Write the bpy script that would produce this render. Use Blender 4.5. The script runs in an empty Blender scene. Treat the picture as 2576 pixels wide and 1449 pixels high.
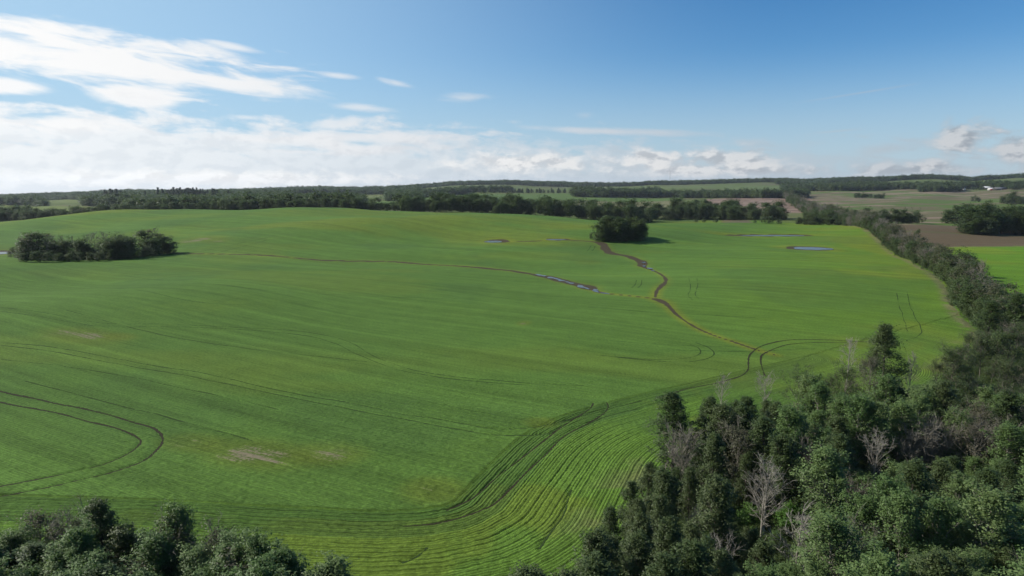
import bpy, math, random, time
import numpy as np
from mathutils import Vector
T0 = time.time()
S = bpy.context.scene
COL = S.collection
R = math.radians
# ------------------------------------------------------------------ camera
CAM_Z, FPX, PITCH = 40.0, 683.0, R(8.41)
cam = bpy.data.objects.new('camera', bpy.data.cameras.new('camera'))
COL.objects.link(cam)
cam.location = (0, 0, CAM_Z)
cam.rotation_euler = (math.pi/2 - PITCH, 0, 0)
cam.data.sensor_width = 36.0
cam.data.lens = 24.0
cam.data.clip_start = 0.5
cam.data.clip_end = 40000
S.camera = cam
# ------------------------------------------------------------------ view
S.view_settings.view_transform = 'Standard'
S.view_settings.look = 'None'
S.view_settings.exposure = 0.40
S.view_settings.gamma = 1.0
S.view_settings.use_curve_mapping = False
S.render.engine = 'CYCLES'
S.cycles.max_bounces = 5
S.cycles.diffuse_bounces = 2
S.cycles.glossy_bounces = 2
S.cycles.transmission_bounces = 2
S.cycles.transparent_max_bounces = 12
S.cycles.volume_bounces = 0
S.cycles.use_denoising = True
S.cycles.denoising_prefilter = 'ACCURATE'
# ------------------------------------------------------------------ sun
SUN_AZ, SUN_EL = R(-80), R(37)
sd = Vector((math.sin(SUN_AZ)*math.cos(SUN_EL), math.cos(SUN_AZ)*math.cos(SUN_EL), math.sin(SUN_EL)))
sun = bpy.data.objects.new('sun', bpy.data.lights.new('sun', 'SUN'))
COL.objects.link(sun)
sun.data.energy = 4.8
sun.data.angle = R(0.53)
sun.data.color = (1.0, 0.95, 0.86)
sun.rotation_euler = sd.to_track_quat('Z', 'Y').to_euler()
sun.location = (-300, 60, 300)
# ------------------------------------------------------------------ node helper
class NT:
    def __init__(s, tree):
        s.t = tree; s.n = tree.nodes; s.l = tree.links
    def new(s, typ, **kw):
        nd = s.n.new(typ)
        for k, v in kw.items(): setattr(nd, k, v)
        return nd
    def put(s, sock, v):
        if isinstance(v, bpy.types.NodeSocket): s.l.new(v, sock)
        elif v is not None:
            if sock.type == 'RGBA' and len(v) == 3: v = (*v, 1)
            sock.default_value = v
    def m(s, op, a, b=None, c=None, clamp=False):
        nd = s.n.new('ShaderNodeMath'); nd.operation = op; nd.use_clamp = clamp
        s.put(nd.inputs[0], a)
        if b is not None: s.put(nd.inputs[1], b)
        if c is not None: s.put(nd.inputs[2], c)
        return nd.outputs[0]
    def mix(s, f, a, b, mode='MIX'):
        nd = s.n.new('ShaderNodeMix'); nd.data_type = 'RGBA'; nd.blend_type = mode
        s.put(nd.inputs[0], f); s.put(nd.inputs[6], a); s.put(nd.inputs[7], b)
        return nd.outputs[2]
    def noise(s, vec, scale, detail=3.0, rough=0.55, dist=0.0):
        nd = s.n.new('ShaderNodeTexNoise')
        if vec is not None: s.put(nd.inputs['Vector'], vec)
        nd.inputs['Scale'].default_value = scale; nd.inputs['Detail'].default_value = detail
        nd.inputs['Roughness'].default_value = rough; nd.inputs['Distortion'].default_value = dist
        return nd.outputs['Fac']
    def rng(s, v, a, b, c=0.0, d=1.0, smooth=True):
        nd = s.n.new('ShaderNodeMapRange'); nd.interpolation_type = 'SMOOTHSTEP' if smooth else 'LINEAR'
        s.put(nd.inputs[0], v)
        for i, q in zip((1, 2, 3, 4), (a, b, c, d)): s.put(nd.inputs[i], q)
        return nd.outputs[0]
    def xyz(s, a, b, c=0.0):
        nd = s.n.new('ShaderNodeCombineXYZ')
        for i, q in enumerate((a, b, c)): s.put(nd.inputs[i], q)
        return nd.outputs[0]
    def sep(s, v):
        nd = s.n.new('ShaderNodeSeparateXYZ'); s.put(nd.inputs[0], v); return nd.outputs
    def attr(s, name, out='Fac'):
        nd = s.n.new('ShaderNodeAttribute'); nd.attribute_name = name; return nd.outputs[out]
# ------------------------------------------------------------------ sky
def px_dir(px, py):
    a, b = (px-512)/FPX, (288-py)/FPX
    return np.array([a, math.cos(PITCH)+b*math.sin(PITCH), -math.sin(PITCH)+b*math.cos(PITCH)])
def px_azel(px, py):
    d = px_dir(px, py); d /= np.linalg.norm(d)
    return math.degrees(math.atan2(d[0], d[1])), math.degrees(math.asin(d[2]))

W = bpy.data.worlds.new('World'); S.world = W; W.use_nodes = True
w = NT(W.node_tree); w.n.clear()
sky = w.new('ShaderNodeTexSky', sky_type='NISHITA', sun_disc=False)
sky.sun_elevation = SUN_EL; sky.sun_rotation = SUN_AZ
sky.altitude = 2500; sky.air_density = 1.25; sky.dust_density = 0.1; sky.ozone_density = 3.5
bg_sky = w.new('ShaderNodeBackground'); bg_sky.inputs[1].default_value = 0.086
hs = w.new('ShaderNodeHueSaturation'); hs.inputs['Saturation'].default_value = 1.30; w.l.new(sky.outputs[0], hs.inputs['Color']); w.put(bg_sky.inputs[0], hs.outputs[0])
gen = w.new('ShaderNodeTexCoord').outputs['Generated']
gx, gy, gz = w.sep(gen)
az = w.m('MULTIPLY', w.m('ARCTAN2', gx, gy), 57.29578)
el = w.m('MULTIPLY', w.m('ARCSINE', gz), 57.29578)
# slightly tilted sky coordinates: the streaks sink to the right on the left half of the sky
elt = w.m('ADD', el, w.m('MULTIPLY', az, 0.10))
wispy = w.noise(w.xyz(w.m('MULTIPLY', az, 0.10), w.m('MULTIPLY', elt, 0.55)), 1.6, 7, 0.60, 0.35)
puffy = w.noise(w.xyz(w.m('MULTIPLY', az, 0.30), w.m('MULTIPLY', el, 0.60)), 1.5, 8, 0.62, 0.2)
fine = w.noise(w.xyz(w.m('MULTIPLY', az, 0.5), w.m('MULTIPLY', el, 2.2), 4.0), 1.0, 6, 0.6, 0.3)
puffy_up = w.noise(w.xyz(w.m('MULTIPLY', w.m('SUBTRACT', az, 0.5), 0.30), w.m('MULTIPLY', w.m('ADD', el, 0.45), 0.60)), 1.5, 4, 0.55, 0.2)
wisp_c = w.m('SUBTRACT', wispy, 0.5); puff_c = w.m('SUBTRACT', puffy, 0.5)
def blob(x0, y0, x1, y1, thick, kind='w', k=2.6, soft=0.8, op=1.0, s=2.5156):
    """A cloud bank lying along the line between two sky directions; thick is its half height in degrees."""
    a0, e0 = px_azel(x0/s, y0/s); a1, e1 = px_azel(x1/s, y1/s)
    ca, ce = (a0+a1)/2, (e0+e1)/2
    L = math.hypot(a1-a0, e1-e0)/2; th = math.atan2(e1-e0, a1-a0)
    c, sn = math.cos(th), math.sin(th)
    da, de = w.m('SUBTRACT', az, ca), w.m('SUBTRACT', el, ce)
    u = w.m('DIVIDE', w.m('ADD', w.m('MULTIPLY', da, c), w.m('MULTIPLY', de, sn)), L)
    v = w.m('DIVIDE', w.m('SUBTRACT', w.m('MULTIPLY', de, c), w.m('MULTIPLY', da, sn)), thick)
    r = w.m('SQRT', w.m('ADD', w.m('MULTIPLY', u, u), w.m('MULTIPLY', v, v)))
    q = w.m('ADD', w.m('SUBTRACT', 1.0, r), w.m('MULTIPLY', wisp_c if kind == 'w' else puff_c, k))
    return w.rng(q, 0.0, soft, 0.0, op)
BLOBS_HIGH = [
    (-500, 40, 760, 205, 2.4, 'w', 2.6, 0.7, 1.0), (380, 90, 680, 160, 0.55, 'w', 1.8, 0.9, 0.85), (470, 92, 680, 138, 0.42, 'w', 1.6, 0.9, 0.8),
    (250, 160, 870, 245, 1.15, 'w', 2.0, 0.8, 0.95), (190, 230, 490, 260, 0.95, 'w', 1.3, 0.6, 0.95), (-200, 197, 170, 228, 0.8, 'w', 1.3, 0.6, 0.95), (-100, 300, 420, 318, 0.9, 'w', 1.8, 0.8, 0.9), (500, 345, 1300, 340, 0.7, 'w', 1.8, 0.8, 0.8), (560, 380, 1240, 372, 0.6, 'w', 2.0, 0.8, 0.8),
    (780, 183, 920, 196, 0.3, 'w', 1.8, 1.0, 0.7), (940, 196, 1060, 222, 0.35, 'w', 2.0, 1.0, 0.6), (1090, 246, 1260, 244, 0.5, 'w', 2.4, 1.2, 0.6),
    (800, 260, 1030, 280, 0.42, 'w', 1.8, 1.0, 0.7), (540, 290, 700, 300, 0.3, 'w', 1.6, 1.0, 0.6), (690, 325, 1020, 292, 0.62, 'p', 2.0, 0.9, 0.75),
    (1240, 318, 1850, 338, 0.42, 'w', 1.7, 0.9, 0.78), (1440, 290, 1510, 288, 0.35, 'p', 2.0, 1.3, 0.3), (1980, 262, 2380, 198, 0.13, 'w', 0.9, 1.0, 0.36),
    (2010, 338, 2210, 320, 0.12, 'w', 0.9, 1.0, 0.42), (2110, 388, 2350, 362, 0.75, 'w', 1.8, 1.1, 0.7), (330, 345, 1300, 345, 0.9, 'w', 2.2, 1.3, 0.65)]
BLOBS_LOW = [
    (1060, 412, 1600, 408, 1.25, 'p', 2.0, 0.8, 0.85), (1520, 400, 1740, 398, 1.05, 'p', 1.7, 0.7, 0.88), (1680, 398, 2010, 404, 1.15, 'p', 1.9, 0.7, 0.88),
    (1450, 425, 2120, 430, 0.75, 'p', 2.0, 0.8, 0.9), (2310, 350, 2530, 345, 1.35, 'p', 1.8, 0.7, 0.9), (2430, 378, 2720, 372, 1.5, 'p', 2.2, 0.7, 0.9),
    (2000, 432, 2640, 427, 0.7, 'p', 2.6, 0.9, 0.75), (-300, 445, 1150, 450, 0.8, 'p', 2.2, 0.9, 0.85), (2270, 420, 2410, 408, 0.6, 'p', 2.2, 0.8, 0.85)]
def union(bl):
    acc = None
    for b in bl:
        mm = w.m('SUBTRACT', 1.0, blob(*b))
        acc = mm if acc is None else w.m('MULTIPLY', acc, mm)
    return w.m('SUBTRACT', 1.0, acc)
hi_m, lo_m = union(BLOBS_HIGH), union(BLOBS_LOW)
# the broken sheet that fills the whole low sky all round, thicker towards the sun
toward = w.m('ADD', w.m('ADD', w.m('MULTIPLY', gx, math.sin(SUN_AZ)), w.m('MULTIPLY', gy, math.cos(SUN_AZ))), w.m('MULTIPLY', gz, 0.0))
toward01 = w.rng(toward, -0.75, 0.95, 0.0, 1.0)
sheet_top = w.m('ADD', 2.6, w.m('MULTIPLY', toward01, 4.0))
sheet_q = w.m('ADD', w.m('DIVIDE', w.m('SUBTRACT', sheet_top, el), 2.6), w.m('MULTIPLY', w.m('ADD', wisp_c, w.m('MULTIPLY', puff_c, 0.7)), 3.4))
sheet = w.m('MULTIPLY', w.rng(sheet_q, 0.0, 1.0), w.m('ADD', 0.34, w.m('MULTIPLY', toward01, 0.52)))
# thin veil all over the upper sky, stronger towards the sun
glow = w.m('MULTIPLY', w.rng(toward, -0.22, 0.92), 0.88)
low = w.mix(w.rng(el, 11.0, 0.0, 0.0, 0.80), hs.outputs[0], (3.5, 4.7, 6.0))
pale = w.mix(glow, low, (4.2, 6.1, 7.6)); w.put(bg_sky.inputs[0], pale)
veil = w.m('MULTIPLY', w.rng(w.m('ADD', wispy, w.m('MULTIPLY', toward01, 0.25)), 0.66, 0.95, 0.0, 0.8), w.rng(el, 20.0, 30.0, 0.0, 1.0))
inv = w.m('MULTIPLY', w.m('MULTIPLY', w.m('SUBTRACT', 1.0, hi_m), w.m('SUBTRACT', 1.0, lo_m)), w.m('MULTIPLY', w.m('SUBTRACT', 1.0, sheet), w.m('SUBTRACT', 1.0, veil)))
cover = w.m('SUBTRACT', 1.0, inv)
# cloud light: white towards the sun, greyer away from it and in the thick bases
relief = w.rng(w.m('SUBTRACT', puffy_up, puffy), -0.06, 0.12, 0.0, 1.0)
body = w.m('MAXIMUM', lo_m, w.m('MULTIPLY', sheet, 0.45))
shade = w.m('SUBTRACT', 1.0, w.m('MULTIPLY', w.m('MULTIPLY', relief, body), w.m('SUBTRACT', 0.46, w.m('MULTIPLY', toward01, 0.30))))
lum = w.m('MULTIPLY', shade, w.m('ADD', w.m('ADD', 0.36, w.m('MULTIPLY', lo_m, 0.10)), w.m('MULTIPLY', toward01, 0.42)))
cl_col = w.mix(w.m('MULTIPLY', shade, w.m('ADD', 0.45, w.m('ADD', w.m('MULTIPLY', toward01, 0.55), w.m('MULTIPLY', lo_m, 0.35))), clamp=True), (0.62, 0.78, 1.0), (1.0, 0.995, 0.985))
bg_cl = w.new('ShaderNodeBackground'); w.put(bg_cl.inputs[0], cl_col); w.put(bg_cl.inputs[1], lum)
mxs = w.new('ShaderNodeMixShader'); w.put(mxs.inputs[0], cover); w.l.new(bg_sky.outputs[0], mxs.inputs[1]); w.l.new(bg_cl.outputs[0], mxs.inputs[2])
wo = w.new('ShaderNodeOutputWorld'); w.l.new(mxs.outputs[0], wo.inputs[0])

# ------------------------------------------------------------------ terrain
rng = np.random.default_rng(7)
def sst(a, b, x):
    t = np.clip((x-a)/(b-a), 0, 1); return t*t*(3-2*t)
def gauss_smooth(xs, ys, lo, hi, n, sig):
    g = np.linspace(lo, hi, n); v = np.interp(g, xs, ys); st = g[1]-g[0]
    k = np.arange(-int(3*sig/st), int(3*sig/st)+1)*st; kw = np.exp(-k*k/(2*sig*sig)); kw /= kw.sum()
    vp = np.pad(v, len(k)//2, mode='edge')
    return g, np.convolve(vp, kw, mode='valid')
# height of the crest that closes the field, along X at Y about 720
CRX, CRZ = gauss_smooth([-900, -540, -466, -416, -372, -309, -255, -201, -135, -60, 0, 50, 96, 150, 300, 900],
                        [2, 3.0, 6.2, 9.6, 11.6, 12.6, 13.6, 17.6, 13.4, 11.4, 10.4, 7.0, 2.6, 1.5, 1.0, 1.0], -900, 900, 600, 18)
# height of the far ridge over the horizontal angle (tangent)
SKX = (np.array([-500, 0, 40, 86, 130, 202, 256, 321, 360, 405, 430, 455, 512, 550, 601, 626, 651, 711, 768, 806, 838, 876, 927, 968, 1007, 1100, 1500])-512)/FPX
SKY_ = np.array([196, 194.8, 193.8, 192.8, 191.1, 191.3, 189.8, 187.8, 188.8, 187.3, 185.4, 183.4, 182.7, 183.4, 184.2, 184.6, 183.1, 181.7, 180.9, 181.4, 180.1, 180.4, 178.4, 180.7, 178.6, 179, 181])
RIDGE = 4500.0
RGX, RGZ = gauss_smooth(SKX, CAM_Z+(187.3-SKY_)/FPX*RIDGE-14, -2, 2, 2400, 0.006)
PONDS = []   # filled below: (x, y, a, b, z)
BUMPS = [(-150, 470, 70, 45, 3.6), (-60, 520, 90, 40, 2.8), (-250, 560, 110, 60, 3.0), (30, 560, 100, 50, 2.4), (90, 480, 60, 35, 1.6), (-30, 400, 90, 34, 0.7),
         (170, 560, 120, 60, 1.6), (-90, 230, 60, 34, 1.6), (-40, 300, 70, 30, 0.6), (-150, 180, 60, 30, 1.6), (20, 240, 70, 36, 0.6), (150, 330, 80, 60, 1.4),
         (-110, 140, 45, 22, 0.9), (330, 560, 80, 90, 2.0), (-20, 640, 90, 50, 2.0), (-330, 640, 100, 50, 3.0), (-70, 360, 40, 20, -1.0), (60, 330, 60, 25, -0.8)]
def hz0(x, y):
    x = np.asarray(x, float); y = np.asarray(y, float)
    d = np.hypot(x, y); yy = np.maximum(y, 1.0)
    z = 0.8*np.sin(x/47+1.3)*np.sin(y/61+.4)+0.75*np.sin(x/29-y/37+.8*np.sin(y/50))+0.50*np.sin(x/15+y/23+2+np.sin(y/70))*np.sin(y/44+x/90)
    z *= sst(90, 260, d)
    for (bx, by, sx, sy, h) in BUMPS:
        z = z+2.4*h*np.exp(-0.5*(((x-bx)/sx)**2+((y-by)/sy)**2))
    z = z+np.interp(x, CRX, CRZ)*sst(430, 715, y)*(1-0.75*sst(740, 1000, y))
    yc = 300+(x+225)*0.5
    z = z+5.6*np.exp(-0.5*((y-yc)/48)**2)*sst(-40, -150, x)*(0.75+0.25*np.sin(x/60))
    # far country
    ta = np.where(y > 1, x/yy, np.sign(x)*2.0); ta = np.clip(ta, -2, 2)
    zr = np.interp(ta, RGX, RGZ)
    s = sst(1100, RIDGE, d)
    z = z+zr*s-110*sst(RIDGE+200, 8500, d)
    z = z+sst(1000, 1800, d)*(4.5*np.sin(x/210+1)*np.sin(y/300)+3.0*np.sin(x/110-y/160))*(1-sst(3600, 4500, d))
    return z
def hz(x, y):
    z = hz0(x, y)
    for (px, py, a, b, pz) in PONDS:
        r = np.sqrt(((x-px)/a)**2+((y-py)/b)**2)
        z = z+(pz-z)*(1-sst(1.15, 2.2, r))
    return z
TT = np.geomspace(18, 9000, 3500)
def gp(px, py, f=None):
    """The place on the ground seen in the given direction from the drone."""
    f = f or hz
    d = px_dir(px, py); P = TT[:, None]*d[None, :]
    g = CAM_Z+P[:, 2]-f(P[:, 0], P[:, 1])
    i = int(np.argmax(g < 0))
    if g[i] >= 0: i = len(TT)-1
    i = max(i, 1); k = g[i-1]/(g[i-1]-g[i]) if g[i-1] != g[i] else 0
    t = TT[i-1]+(TT[i]-TT[i-1])*min(max(k, 0), 1)
    return np.array([t*d[0], t*d[1]])
def add_pond(x0, x1, y0, y1):
    xm = (x0+x1)/2
    n, f_, c = gp(xm, y1, hz0), gp(xm, y0, hz0), gp(xm, (y0+y1)/2, hz0)
    l, r_ = gp(x0, (y0+y1)/2, hz0), gp(x1, (y0+y1)/2, hz0)
    b = max(abs(f_[1]-n[1])/2, 4); a = abs(x1-x0)/2/FPX*c[1]
    PONDS.append((c[0], c[1], a, b, float(max(hz0(c[0], c[1]), hz0(c[0], c[1]-1.6*b), hz0(c[0], c[1]-2.4*b)))))
for q in [(-30, 11, 251.5, 255.3), (484, 503, 240.3, 243.2), (546, 565.5, 238.6, 241), (739, 807, 234.6, 236.8), (795, 829, 247.4, 250.6)]: add_pond(*q)

def catmull(P, step=1.0):
    P = np.asarray(P, float); out = []
    Q = np.vstack([2*P[0]-P[1], P, 2*P[-1]-P[-2]])
    for i in range(1, len(Q)-2):
        p0, p1, p2, p3 = Q[i-1], Q[i], Q[i+1], Q[i+2]
        n = max(2, int(np.linalg.norm(p2-p1)/step)); t = np.linspace(0, 1, n, endpoint=False)[:, None]
        out.append(.5*(2*p1+(p2-p0)*t+(2*p0-5*p1+4*p2-p3)*t**2+(3*p1-p0-3*p2+p3)*t**3))
    out.append(Q[-2][None]); return np.vstack(out)
def world_line(pts, s=1.0, step=1.0, ox=0.0, oy=0.0):
    return catmull([gp(ox+x/s, oy+y/s) for x, y in pts], step)
def poly_dist(x, y, L):
    """Signed distance of points to a dense polyline (positive to its right) and the index of the nearest vertex."""
    best = np.full(x.shape, 1e9); sg = np.ones(x.shape); idx = np.zeros(x.shape, int)
    for i in range(len(L)-1):
        a, b = L[i], L[i+1]; v = b-a; l2 = max(v@v, 1e-9)
        t = np.clip(((x-a[0])*v[0]+(y-a[1])*v[1])/l2, 0, 1)
        qx, qy = x-a[0]-t*v[0], y-a[1]-t*v[1]; dd = np.hypot(qx, qy); m_ = dd < best
        best = np.where(m_, dd, best); idx = np.where(m_, i, idx)
        sg = np.where(m_, np.where(v[0]*qy-v[1]*qx < 0, 1.0, -1.0), sg)
    return best*sg, idx
def in_poly(x, y, P):
    ins = np.zeros(np.shape(x), bool); n = len(P)
    for i in range(n):
        x0, y0 = P[i]; x1, y1 = P[(i+1) % n]
        c = ((y0 > y) != (y1 > y)) & (x < (x1-x0)*(y-y0)/((y1-y0) if y1 != y0 else 1e-9)+x0)
        ins ^= c
    return ins
# lattice noise in world metres
_NG = rng.random((256, 256))
def vnoise(x, y, s):
    u, v = np.asarray(x)/s, np.asarray(y)/s; i, j = np.floor(u).astype(int), np.floor(v).astype(int); fu, fv = u-i, v-j
    fu, fv = fu*fu*(3-2*fu), fv*fv*(3-2*fv); g = lambda a, b: _NG[a % 256, b % 256]
    return (g(i, j)*(1-fu)+g(i+1, j)*fu)*(1-fv)+(g(i, j+1)*(1-fu)+g(i+1, j+1)*fu)*fv
def fbm(x, y, s, o=4):
    t = 0; a = .5; n = 0
    for k in range(o): t = t+a*vnoise(x+k*37.7, y-k*51.3, s/2**k); n += a; a *= .55
    return t/n

# key lines of the place
HEDGE = catmull([(119, 165), (127, 179), (146, 222), (176, 278), (225, 400), (275, 530), (335, 700), (352, 760)], 4)
HEDGE_FAR = [(352, 760), (420, 960), (520, 1250), (640, 1600), (800, 2050)]
HEAD = world_line([(-90, 492), (0, 495), (109, 498), (186, 501), (248, 505), (310, 508), (380, 511), (425, 509), (450, 503), (464, 490), (490, 464), (520, 437), (558, 417), (595, 406), (640, 394), (690, 383), (740, 371), (800, 357)], 1, 1.0)
WOOD_R = np.array([(-10, 30), (-4, 41), (1, 47), (5.5, 53), (8.5, 60), (12, 69), (18, 82), (27, 94), (38, 106), (52, 113), (67, 120), (84, 131), (101, 147), (118, 166), (130, 185), (150, 200), (190, 205), (170, 140), (110, 70), (75, 34), (40, 20), (8, 20)])
WOOD_L = np.array([(-62, 60), (-47, 61), (-38, 60.5), (-29, 58), (-20, 55), (-13.5, 51.5), (-7.5, 47.5), (-8, 25), (-40, 20), (-75, 40)])
def ditch_line(pts, step=2.0):
    """px, py and half width in metres at each bend -> dense line with widths."""
    P = np.array([[*gp(a, b), c] for a, b, c in pts]); return catmull(P, step)
DRAIN = ditch_line([(150, 252, 1.5), (187, 253.4, 2), (256, 254.9, 2.6), (286, 256.9, 2.6), (316, 259.9, 3.4), (355, 261.1, 2.8), (395, 261.9, 2.0), (430, 264.7, 3.0), (475, 267.3, 3.6), (495, 269.3, 4.0), (512, 270.8, 4.2), (542, 275.8, 4.6), (562, 280.8, 4.8), (582, 286.2, 5.0), (594, 290, 2.6), (603, 293, .9), (622, 295, .7), (645, 297.5, .9), (655, 299, 1.9), (664, 302.5, 1.9), (669, 306.5, 1.0), (677, 315, .75), (690, 324, .6), (703, 331, .6), (720, 337.5, .45), (737, 343, .65), (757, 350, .3), (775, 355, .2)])
DRAIN2 = ditch_line([(601, 243, 5), (605.5, 247, 4.2), (607, 251, 4.6), (613, 254, 4.4), (626, 255.8, 3.6), (636, 259.4, 3.8), (643, 262.9, 3.8), (642.5, 266.5, 2.0), (653, 270.3, .8), (663, 275.8, .8), (666, 280.8, 1.4), (661.5, 286, 1.6), (657, 291, 1.1), (655, 298, 1.2)])
PADDRAIN = world_line([(505, 242), (540, 240.5), (570, 240), (592, 241.5), (604, 243.5)], 1, 3)

# ------------------------------------------------------------------ materials
def mat(name):
    m_ = bpy.data.materials.new(name); m_.use_nodes = True; q = NT(m_.node_tree)
    q.bsdf = m_.node_tree.nodes['Principled BSDF']; q.out = m_.node_tree.nodes['Material Output']; q.mat = m_
    return q
def simple(name, col, rough=0.8, var=0.25, scale=3.0, metal=0.0):
    q = mat(name)
    co = q.new('ShaderNodeTexCoord').outputs['Object']
    n = q.noise(co, scale, 4, 0.6)
    q.put(q.bsdf.inputs['Base Color'], q.mix(q.rng(n, 0.3, 0.7, 1-var, 1+var, False), (0, 0, 0), col))
    q.bsdf.inputs['Roughness'].default_value = rough; q.bsdf.inputs['Metallic'].default_value = metal
    return q.mat
def leaf_mat(name, col, col2, trans=0.30, rough=0.55, hue=0.16):
    q = mat(name)
    v = q.attr('leafvar'); info = q.new('ShaderNodeObjectInfo').outputs['Random']
    c = q.mix(v, col, col2)
    br = q.m('ADD', 1.0-hue, q.m('MULTIPLY', info, 2*hue))
    c = q.mix(1.0, c, q.xyz(br, q.m('ADD', .5, q.m('MULTIPLY', br, .5)), br), 'MULTIPLY')
    q.put(q.bsdf.inputs['Base Color'], c)
    vt = q.new('ShaderNodeVectorTransform', vector_type='NORMAL', convert_from='OBJECT', convert_to='WORLD'); q.l.new(q.attr('cn', 'Vector'), vt.inputs[0])
    gn = q.new('ShaderNodeNewGeometry').outputs['Normal']; va = q.new('ShaderNodeVectorMath', operation='SCALE'); q.l.new(gn, va.inputs[0]); va.inputs['Scale'].default_value = 1.0
    vb = q.new('ShaderNodeVectorMath', operation='ADD'); q.l.new(va.outputs[0], vb.inputs[0]); q.l.new(vt.outputs[0], vb.inputs[1]); vn = q.new('ShaderNodeVectorMath', operation='NORMALIZE'); q.l.new(vb.outputs[0], vn.inputs[0]); q.l.new(vn.outputs[0], q.bsdf.inputs['Normal'])
    q.bsdf.inputs['Roughness'].default_value = rough; q.bsdf.inputs['Specular IOR Level'].default_value = 0.25
    tr = q.new('ShaderNodeBsdfTranslucent'); q.put(tr.inputs[0], q.mix(1.0, c, (1.25, 1.45, 0.55), 'MULTIPLY'))
    mx = q.new('ShaderNodeMixShader'); mx.inputs[0].default_value = trans
    q.l.new(q.bsdf.outputs[0], mx.inputs[1]); q.l.new(tr.outputs[0], mx.inputs[2]); q.l.new(mx.outputs[0], q.out.inputs[0])
    return q.mat
M = {}
M['leaf_dark'] = leaf_mat('leaf_dark', (0.044, 0.066, 0.022), (0.078, 0.107, 0.037))
M['leaf_mid'] = leaf_mat('leaf_mid', (0.054, 0.083, 0.027), (0.093, 0.129, 0.046))
M['leaf_pale'] = leaf_mat('leaf_pale', (0.076, 0.122, 0.039), (0.128, 0.185, 0.063))
M['leaf_fresh'] = leaf_mat('leaf_fresh', (0.06, 0.13, 0.025), (0.10, 0.19, 0.04))
M['leaf_willow'] = leaf_mat('leaf_willow', (0.058, 0.078, 0.036), (0.085, 0.105, 0.052))
M['leaf_dull'] = leaf_mat('leaf_dull', (0.065, 0.065, 0.037), (0.099, 0.095, 0.056))
M['needle'] = leaf_mat('needle', (0.018, 0.034, 0.018), (0.032, 0.050, 0.026), 0.1)
M['bark'] = simple('bark', (0.10, 0.085, 0.065), 0.9, 0.5, 2.0)
M['bark_pale'] = simple('bark_pale', (0.24, 0.22, 0.18), 0.9, 0.45, 2.0)
M['deadwood'] = simple('deadwood', (0.27, 0.248, 0.205), 0.9, 0.35, 2.5)
M['twig'] = simple('twig', (0.175, 0.158, 0.125), 0.9, 0.35, 2.5)
# water
q = mat('water'); q.put(q.bsdf.inputs['Base Color'], (0.09, 0.095, 0.085)); q.bsdf.inputs['Roughness'].default_value = 0.26
q.bsdf.inputs['IOR'].default_value = 1.33
gpos = q.new('ShaderNodeNewGeometry').outputs['Position']
bp = q.new('ShaderNodeBump'); bp.inputs['Strength'].default_value = 0.35; bp.inputs['Distance'].default_value = 0.12; q.put(bp.inputs['Height'], q.noise(gpos, 2.2, 3)); q.l.new(bp.outputs[0], q.bsdf.inputs['Normal'])
M['water'] = q.mat
# ground
q = mat('ground')
pos = q.new('ShaderNodeNewGeometry').outputs['Position']; X_, Y_, Z_ = q.sep(pos)
barem = q.attr('bare'); land = q.attr('land', 'Color'); crop = q.attr('crop'); hd = q.attr('headland'); soilm = q.attr('soil')
p2 = q.xyz(X_, Y_, 0.0)
rowA = q.m('ADD', q.m('MULTIPLY', X_, 0.46), q.m('MULTIPLY', Y_, 0.888)); alongA = q.m('SUBTRACT', q.m('MULTIPLY', X_, 0.888), q.m('MULTIPLY', Y_, 0.46))
inhead = q.rng(hd, -0.15, 0.15)
row = q.m('ADD', q.m('MULTIPLY', rowA, q.m('SUBTRACT', 1.0, inhead)), q.m('MULTIPLY', hd, inhead))
# rows: irregular drills about a metre apart, plus broader passes
drill = q.noise(q.xyz(q.m('MULTIPLY', row, 1.0), q.m('MULTIPLY', alongA, 0.035), 2.0), 4.2, 3.0, 0.6)
pas = q.noise(q.xyz(q.m('MULTIPLY', row, 0.22), q.m('MULTIPLY', alongA, 0.006), 7.0), 1.0, 3.0, 0.6)
wav = q.m('ADD', 0.5, q.m('MULTIPLY', q.m('SINE', q.m('ADD', q.m('MULTIPLY', row, 13.5), q.m('MULTIPLY', q.noise(p2, 0.16, 2), 2.2))), 0.5))
tuft = q.noise(p2, 1.9, 6, 0.80); mott = q.noise(p2, 0.13, 6, 0.72)
streak = q.noise(q.xyz(q.m('MULTIPLY', row, 0.55), q.m('MULTIPLY', alongA, 0.012), 11.0), 1.0, 5.0, 0.72)
streak2 = q.noise(q.xyz(q.m('MULTIPLY', row, 0.10), q.m('MULTIPLY', alongA, 0.004), 17.0), 1.0, 4.0, 0.65); broad = q.noise(p2, 0.018, 4, 0.55)
drill_n = q.rng(drill, 0.34, 0.66); 
rows_h = q.m('ADD', q.m('MULTIPLY', drill_n, 0.42), q.m('MULTIPLY', wav, 0.58))
rowamp = q.m('ADD', 0.20, q.m('MULTIPLY', inhead, 0.24))
f = q.m('ADD', 1.0, q.m('MULTIPLY', q.m('SUBTRACT', rows_h, 0.5), q.m('MULTIPLY', rowamp, 1.8)))
f = q.m('MULTIPLY', f, q.rng(pas, 0.25, 0.75, 0.86, 1.12))
f = q.m('MULTIPLY', f, q.rng(tuft, 0.28, 0.72, 0.48, 1.52, False))
f = q.m('MULTIPLY', f, q.rng(mott, 0.28, 0.72, 0.91, 1.09))
f = q.m('MULTIPLY', f, q.rng(streak, 0.30, 0.70, 0.88, 1.10))
f = q.m('MULTIPLY', f, q.rng(streak2, 0.30, 0.70, 0.92, 1.07))
f = q.m('ADD', 1.0, q.m('MULTIPLY', q.m('SUBTRACT', f, 1.0), q.m('ADD', 0.35, q.m('MULTIPLY', crop, 0.65))))
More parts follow.
